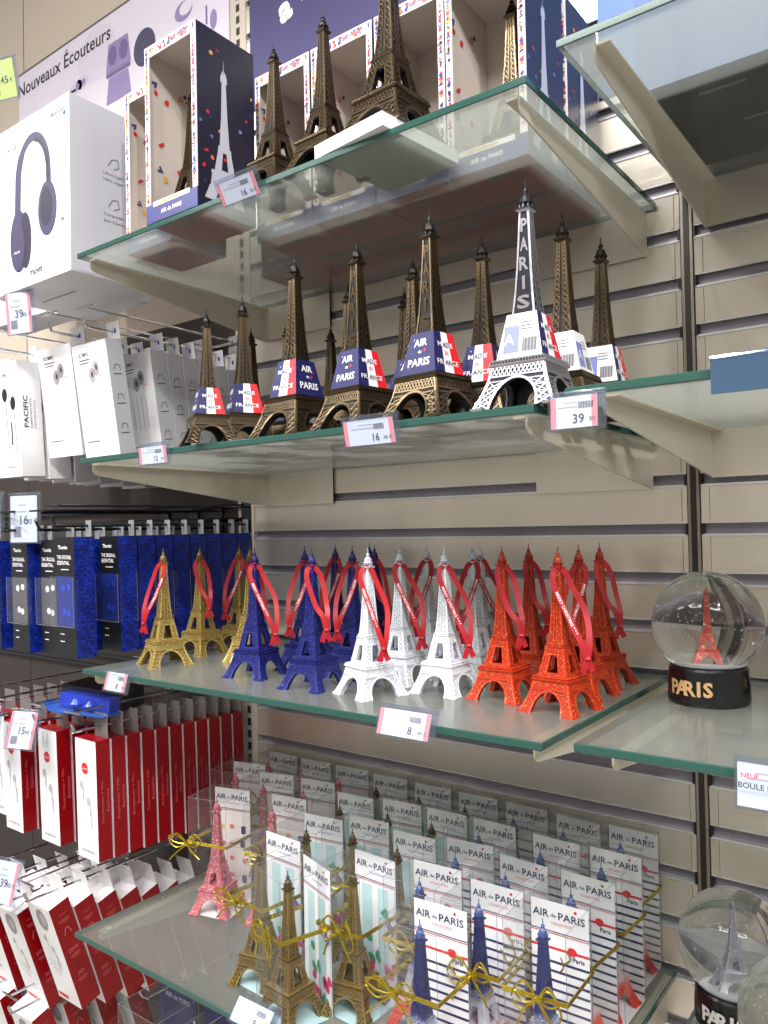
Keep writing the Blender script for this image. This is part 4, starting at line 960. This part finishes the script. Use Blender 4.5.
_nn = N(_m, 'ShaderNodeTexNoise'); _nn.inputs['Scale'].default_value = 420; L(_m, _tc.outputs['Object'], _nn.inputs['Vector']); _vm = N(_m, 'ShaderNodeMix'); _vm.data_type = 'VECTOR'; _vm.inputs[0].default_value = .012; L(_m, _cb.outputs[0], _vm.inputs[4]); L(_m, _nn.outputs['Color'], _vm.inputs[5])
L(_m, _vm.outputs[1], _br.inputs['Vector']); L(_m, _br.outputs['Color'], bsdf(_m).inputs['Base Color'])
PK = {k: pack(k) for k in ('red', 'redlow', 'white', 'pacific', 'blue')}
def hook(x, z, yfront, desc, dark=False, label_z=.026, reach=.25, grp='peg hooks in the left bay'):
    t = thing('display_hook', desc, 'hook', (x, 0, z), 0, grp)
    m = [WIREDK if dark else CHROME]
    b = MB(); b.tube(spline([(0, 0, 0), (0, yfront*.5, .001), (0, yfront+.010, .001), (0, yfront-.002, .004), (0, yfront-.006, .012)], 5), .0019, 0, 8); b.build('hook_wire', m, t)
    b = MB(); b.tube(spline([(.0, 0, label_z), (0, yfront*.6, label_z), (0, yfront-.004, label_z-.001)], 5), .0015, 0, 8); b.tube([(-.018, yfront-.004, label_z-.001), (.018, yfront-.004, label_z-.001)], .0014, 0, 6); b.build('label_wire', m, t)
    b = MB(); b.box(-.010, .010, -.004, 0, -.012, .034); b.build('wall_plate', m, t)
# upper red rows
def column(kind, x, ys, ztop, tilt, what, rz=0, dark=False, slope=0., grp=None):
    for i, y in enumerate(ys):
        dup(PK[kind], (x, y, ztop+slope*(y-ys[0])), rz+random.uniform(-.012, .012), '%s, %s from front' % (what, ORD[i]), grp, None, tilt)
    W = {'red': .0445, 'redlow': .05, 'white': .076, 'pacific': .06, 'blue': .046}[kind]
    hook(x-{'red': .016, 'redlow': .018, 'white': .014, 'pacific': .012, 'blue': .010}[kind], ztop+.013, ys[0]-.016, 'peg hook for '+what.replace('pack', 'packs', 1), dark)
RY = [-.264+.0222*i for i in range(11)]
column('red', -.641, RY, 1.246, .02, 'red earphone pack, right column upper red row', 0, slope=-.05, grp='red earphone packs, upper row')
column('red', -.729, RY[:8], 1.246, .03, 'red earphone pack, middle column upper red row', 0, slope=-.05, grp='red earphone packs, upper row')
column('red', -.820, RY[:8], 1.243, .03, 'red earphone pack, left column upper red row', 0, slope=-.05, grp='red earphone packs, upper row')
column('red', -.905, RY[1:6], 1.243, .03, 'red earphone pack, photo edge column upper red row', 0, slope=-.05, grp='red earphone packs, upper row')
LY = [-.282+.0345*i for i in range(7)]
column('redlow', -.720, LY, 1.027, .30, 'tilted red and white pack, right column lower red row', 0, slope=-.25, grp='tilted red and white packs, lower row')
column('redlow', -.798, LY[:6], 1.000, .30, 'tilted red and white pack, middle column lower red row', 0, slope=-.2, grp='tilted red and white packs, lower row')
column('redlow', -.878, LY[:6], 1.000, .28, 'tilted red and white pack, left column lower red row', 0, slope=-.2, grp='tilted red and white packs, lower row')
column('redlow', -.800, [-.262+.045*i for i in range(4)], .850, .30, 'red and white pack in the bottom row at the photo corner', .05, grp='bottom row packs')
column('redlow', -.885, [-.262+.04*i for i in range(3)], .850, .28, 'red and white pack in the bottom row at the photo edge', .05, grp='bottom row packs')
WY = [-.234, -.166, -.139, -.112, -.085, -.058, -.031]
column('white', -.655, WY, 1.750, .14, 'white earphone pack, right column under the headphone carton', .0, slope=-.05, grp='white earphone packs')
column('white', -.735, WY[:6], 1.757, .12, 'white earphone pack, middle column under the headphone carton', .05, slope=-.05, grp='white earphone packs')
column('pacific', -.822, [-.262+.040*i for i in range(6)], 1.742, .05, 'white pack lettered PACIFIC in the left column', .02, slope=-.05, grp='white packs lettered PACIFIC')
column('white', -.932, WY[:6], 1.742, .12, 'white earphone pack in the column at the photo edge', .05, slope=-.05, grp='white earphone packs')
BY = [-.205-.026+.0285*i for i in range(8)]
column('blue', -.637, [-.292]+BY, 1.497, .02, 'black and blue earbud pack, right column', -.06, True, grp='black and blue earbud packs')
column('blue', -.700, [-.276]+BY[:6], 1.493, .02, 'black and blue earbud pack, second column from the right', -.05, True, grp='black and blue earbud packs')
column('blue', -.757, [-.285]+BY[:6], 1.493, .02, 'black and blue earbud pack, third column from the right', -.05, True, grp='black and blue earbud packs')
def greywin():
    for o in list(COL.objects):
        lb = o.get('label', '')
        if ('second column from the right' in lb or 'third column from the right' in lb or '2nd' in lb or '3rd' in lb) and lb.endswith('first from front') and 'earbud' in lb:
            c = [k for k in kids(o) if k.name.startswith('carton')][0]
            for i, m in ((3, M('window_grey', (92, 90, 96), .25)), (6, WHITE)): c.material_slots[i].link = 'OBJECT'; c.material_slots[i].material = m
greywin()
column('blue', -.830, [-.285]+BY[:5], 1.493, .02, 'black and blue earbud pack in the column at the photo edge', -.05, True, grp='black and blue earbud packs')
for p in PK.values(): wipe(p)
KID.clear()
# rails that carry the hooks
for z, l in ((1.538, 'dark'), (1.785, 'chrome'), (1.285, 'chrome'), (1.065, 'chrome')):
    t = thing('hook_rail', '%s wire rail along the wall, %s' % (l if z != 1.285 and z != 1.065 else 'dark', {1.538: 'over the black and blue packs', 1.785: 'over the white packs', 1.285: 'over the upper red packs', 1.065: 'over the tilted red packs'}[z]), 'rail', (-1.0, -.004, z))
    b = MB(); b.tube([(-.7, -.002, 0), (.345, -.002, 0)], .003, 0, 8); b.tube([(-.7, -.002, -.02), (.345, -.002, -.02)], .003, 0, 8); b.build('rail_wires', [CHROME if z > 1.7 else WIREDK], t)
# shop price tags on the hooks
price_tag('39.90 price tag hanging above the white earphone packs', at(19, 313, 1, -.29), '39.90', .040, .052, .1, .3, tall=True)
price_tag('16.90 price tag hanging above the black and blue packs', at(24, 519, 1, -.29), '16.90', .043, .060, .0, .3, tall=True, edge=False)
price_tag('part of a price tag at the photo edge above the black and blue packs', at(-12, 517, 1, -.29), '12.90', .043, .060, .0, .3, tall=True, edge=False)
price_tag('15.90 price tag hanging above the red packs', at(22, 730, 1, -.292), '15.90', .042, .046, -.3, .3, tall=True)
price_tag('pink edged price tag at the photo edge above the red packs', at(-14, 722, 1, -.292), '15.90', .042, .046, -.3, .3, tall=True)
price_tag('39.90 price tag beside the lower red packs', at(4, 882, 1, -.30), '39.90', .042, .050, -.3, .25, tall=True)
price_tag('yellow-green price tag at the top left edge', at(2, 80, 1, -.26), '345.0', .046, .050, .2, .3, tall=True, green=True, edge=False)

# headphone carton
def hp_box(label, x, y, z, W, D_, H, full, grp=None):
    t = thing('headphone_carton', label, 'box', (x, y, z), 0, grp)
    b = MB(); b.box(-W, 0, 0, D_, 0, H, 0, {'r': 1, 'b': 2, 't': 1})
    F = lambda a, c: Vector((-a, 0, c)); S = lambda a, c: Vector((0, a, c))
    if full:
        # printed headphone: band, stem, two cups
        o = (0, 0, 0)
        def ringband(pts, ws, m, lift):
            r_, u_ = X_, Z_; n_ = r_.cross(u_)*lift; P3 = [Vector((a, 0, c))+n_ for a, c in pts]; Ls = []
            for i_ in range(len(P3)):
                d_ = (P3[min(i_+1, len(P3)-1)]-P3[max(i_-1, 0)]).normalized(); Ls.append(d_.cross(Y_)*ws[i_]/2)
            for i_ in range(len(P3)-1): b.quad(P3[i_]-Ls[i_], P3[i_]+Ls[i_], P3[i_+1]+Ls[i_+1], P3[i_+1]-Ls[i_+1], m)
        arc = [(-.083+.036*math.cos(t_)*1.0, .135+.052*math.sin(t_)) for t_ in [PI*(1-k/18) for k in range(19)]]
        ringband([(-.122, .075)]+arc+[(-.046, .105)], [.014]*6+[.011]*15, 3, .0004); ringband([(x_-.001, y_-.004) for x_, y_ in arc[10:]]+[(-.048, .10)], [.005]*10, 4, .0007)
        b.disc(F(.118, .062), X_, Z_, .021, .040, 3, .0008, 24); b.disc(F(.102, .060), X_, Z_, .014, .036, 4, .0010, 24); b.disc(F(.120, .055), X_, Z_, .017, .032, 3, .0012, 24)
        b.disc(F(.050, .088), X_, Z_, .021, .034, 3, .0008, 24); b.disc(F(.052, .090), X_, Z_, .013, .024, 4, .0010, 24)
        b.text('muvit', F(.121, .048), X_, (.15, 0, 1), .004, 5, .0, lift=.0016)
        b.text('muvit', F(.078, .016), X_, Z_, .0095, 6, .03); b.disc(F(.101, .016), X_, Z_, .0045, mat=6); b.disc(F(.101, .016), X_, Z_, .0036, mat=0, lift=.0005); b.disc(F(.101, .016), X_, Z_, .0014, mat=6, lift=.0007)
        b.text('Bluetooth', F(.025, H-.016), X_, Z_, .0055, 4, .01, width=.030); b.rect(F(.060, H-.014), X_, Z_, .024, .010, 7)
        b.text('MOVE', F(.135, H-.030), X_, Z_, .007, 4, .0); b.rect(F(.135, H-.040), X_, Z_, .03, .001, 6); b.disc(F(.010, H-.022), X_, Z_, .003, mat=8)
        b.text('8h', F(.016, .066), X_, Z_, .0055, 4, .01)
        for zz, a, c in ((H*.62, 'Ultra Light', 'Ultra Léger'), (H*.38, 'Compatible', 'Jack 3.5mm'), (H*.14, 'Microphone', '')):
            b.text(a, S(D_*.48, zz), Y_, Z_, .0046, 6, .0, width=.030)
            if c: b.text(c, S(D_*.48, zz-.008), Y_, Z_, .0046, 6, .0, width=.030)
            b.line([(D_*.48-.008, zz+.010), (D_*.48-.002, zz+.020), (D_*.48+.006, zz+.022), (D_*.48+.008, zz+.012), (D_*.48, zz+.008)], (0, 0, 0), Y_, Z_, .0009, 6)
        b.rect((-W*.6, D_*.4, -.0002), X_, -Y_, .08, .0025, 6, .0)
    else:
        b.text('muvit', F(.060, .016), X_, Z_, .0085, 6, .01); b.disc(F(.083, .016), X_, Z_, .0045, mat=6); b.disc(F(.083, .016), X_, Z_, .0034, mat=0, lift=.0005)
    b.build('carton', [WHITE, M('carton_side', (212, 212, 222), .5), M('carton_bottom', (205, 203, 204), .5), PURPLE, PURPLE2, WINK, GINK, OFFW, BLUEINK], t)
    b = MB(); b.box(-W*.6, -W*.4, D_-.002, D_-.001, H, H+.02); b.build('hang_tab', [WHITE], t)
    return t
hp_box('large white headphone carton with a dark purple headphone printed on it', -.632, -.294, 1.818, .185, .125, .216, True)
hp_box('white carton lettered muvit lower behind the large headphone carton', -.775, -.135, 1.852, .17, .06, .20, False)
hp_box('white carton behind the headphone carton at the photo edge', -.965, -.135, 1.862, .17, .06, .20, False)
for x, z, yy, l in ((-.70, 2.052, -.25, 'long thin peg hook above the headphone carton'), (-.80, 2.052, -.25, 'long thin peg hook above the headphone carton, further left')):
    hook(x, z, yy, l, True, .02, grp='peg hooks above the headphone carton')
# earbud pack that has fallen over on the red packs
t = thing('fallen_earbud_pack', 'black and blue earbud pack lying on its side on top of the red packs', 'earphone pack')
c = at(92, 690, 1, -.235); t.location = (c.x-.012, c.y, 1.2745); t.rotation_euler = (0, .06, math.radians(14))
b = MB(); b.box(-.045, .05, .0, .05, .0, .026, 0); b.build('carton', [MATS['pack_black']], t, bevel=.001)
b = MB(); b.box(-.030, .055, -.024, .002, .002, .024, 0, skip='k'); b.build('clear_window', [CLEAR], t)
b = MB(); b.box(-.028, .053, -.018, .0, .003, .020, 0); b.lathe([(.006, 0), (.008, .004), (.003, .010)], (.0, -.019, .006), 10, 1); b.lathe([(.006, 0), (.008, .004), (.003, .010)], (.024, -.019, .006), 10, 1)
b.build('blue_tray', [M('tray_blue', (30, 60, 190), .25), MATS['bud_blue']], t)
b = MB(); b.prism([(-.055, -.02, .004), (-.03, -.034, 0), (.055, -.03, .002), (.06, .0, .003), (-.045, .0, .004)], (0, 0, -.0012), 0); b.build('torn_flap', [M('flap_blue', (40, 80, 160), .4)], t)

# ------------------------------------------------------------------ LIGHTS
def spot(name, loc, target, power, size=.05, angle=60, blend=.5, col=(1, .97, .93)):
    ld = bpy.data.lights.new(name, 'SPOT'); ld.energy = power; ld.shadow_soft_size = size; ld.spot_size = math.radians(angle); ld.spot_blend = blend; ld.color = col
    o = bpy.data.objects.new(name, ld); COL.objects.link(o); o.location = loc
    d = Vector(target)-Vector(loc); o.rotation_euler = d.to_track_quat('-Z', 'Y').to_euler(); return o
def area(name, loc, sx, sy, power, col=(1, .98, .95)):
    ld = bpy.data.lights.new(name, 'AREA'); ld.shape = 'RECTANGLE'; ld.size = sx; ld.size_y = sy; ld.energy = power; ld.color = col
    o = bpy.data.objects.new(name, ld); COL.objects.link(o); o.location = loc; return o
for i in range(9):
    x = -1.7+.36*i; spot('unseen_spot', (x, -1.15, 2.9), (x*.8-.1, 0, 1.4), 34, .035, 56, .6)
spot('unseen_spot', (1.5, -1.5, 2.9), (-.75, 0, 1.5), 80, .04, 50, .6)  # unseen spot from the right, added to brighten the packs' side faces
for x in (-2.0, -.4, 1.2): area('fill_panel', (x, -1.7, 2.96), .9, .5, 36)  # unseen area lights added as ambient fill
w = bpy.data.worlds.new('shop_ambient'); SC.world = w; w.use_nodes = True; w.node_tree.nodes['Background'].inputs[0].default_value = (1, .97, .94, 1); w.node_tree.nodes['Background'].inputs[1].default_value = .42

SC.view_settings.view_transform = 'Standard'; SC.view_settings.look = 'None'; SC.view_settings.exposure = 0.0; SC.view_settings.gamma = 1; SC.view_settings.use_curve_mapping = False
SC.cycles.max_bounces = 10; SC.cycles.transparent_max_bounces = 64; SC.cycles.diffuse_bounces = 4; SC.cycles.glossy_bounces = 4; SC.cycles.transmission_bounces = 10
SC.cycles.sample_clamp_indirect = 6; SC.cycles.use_denoising = True
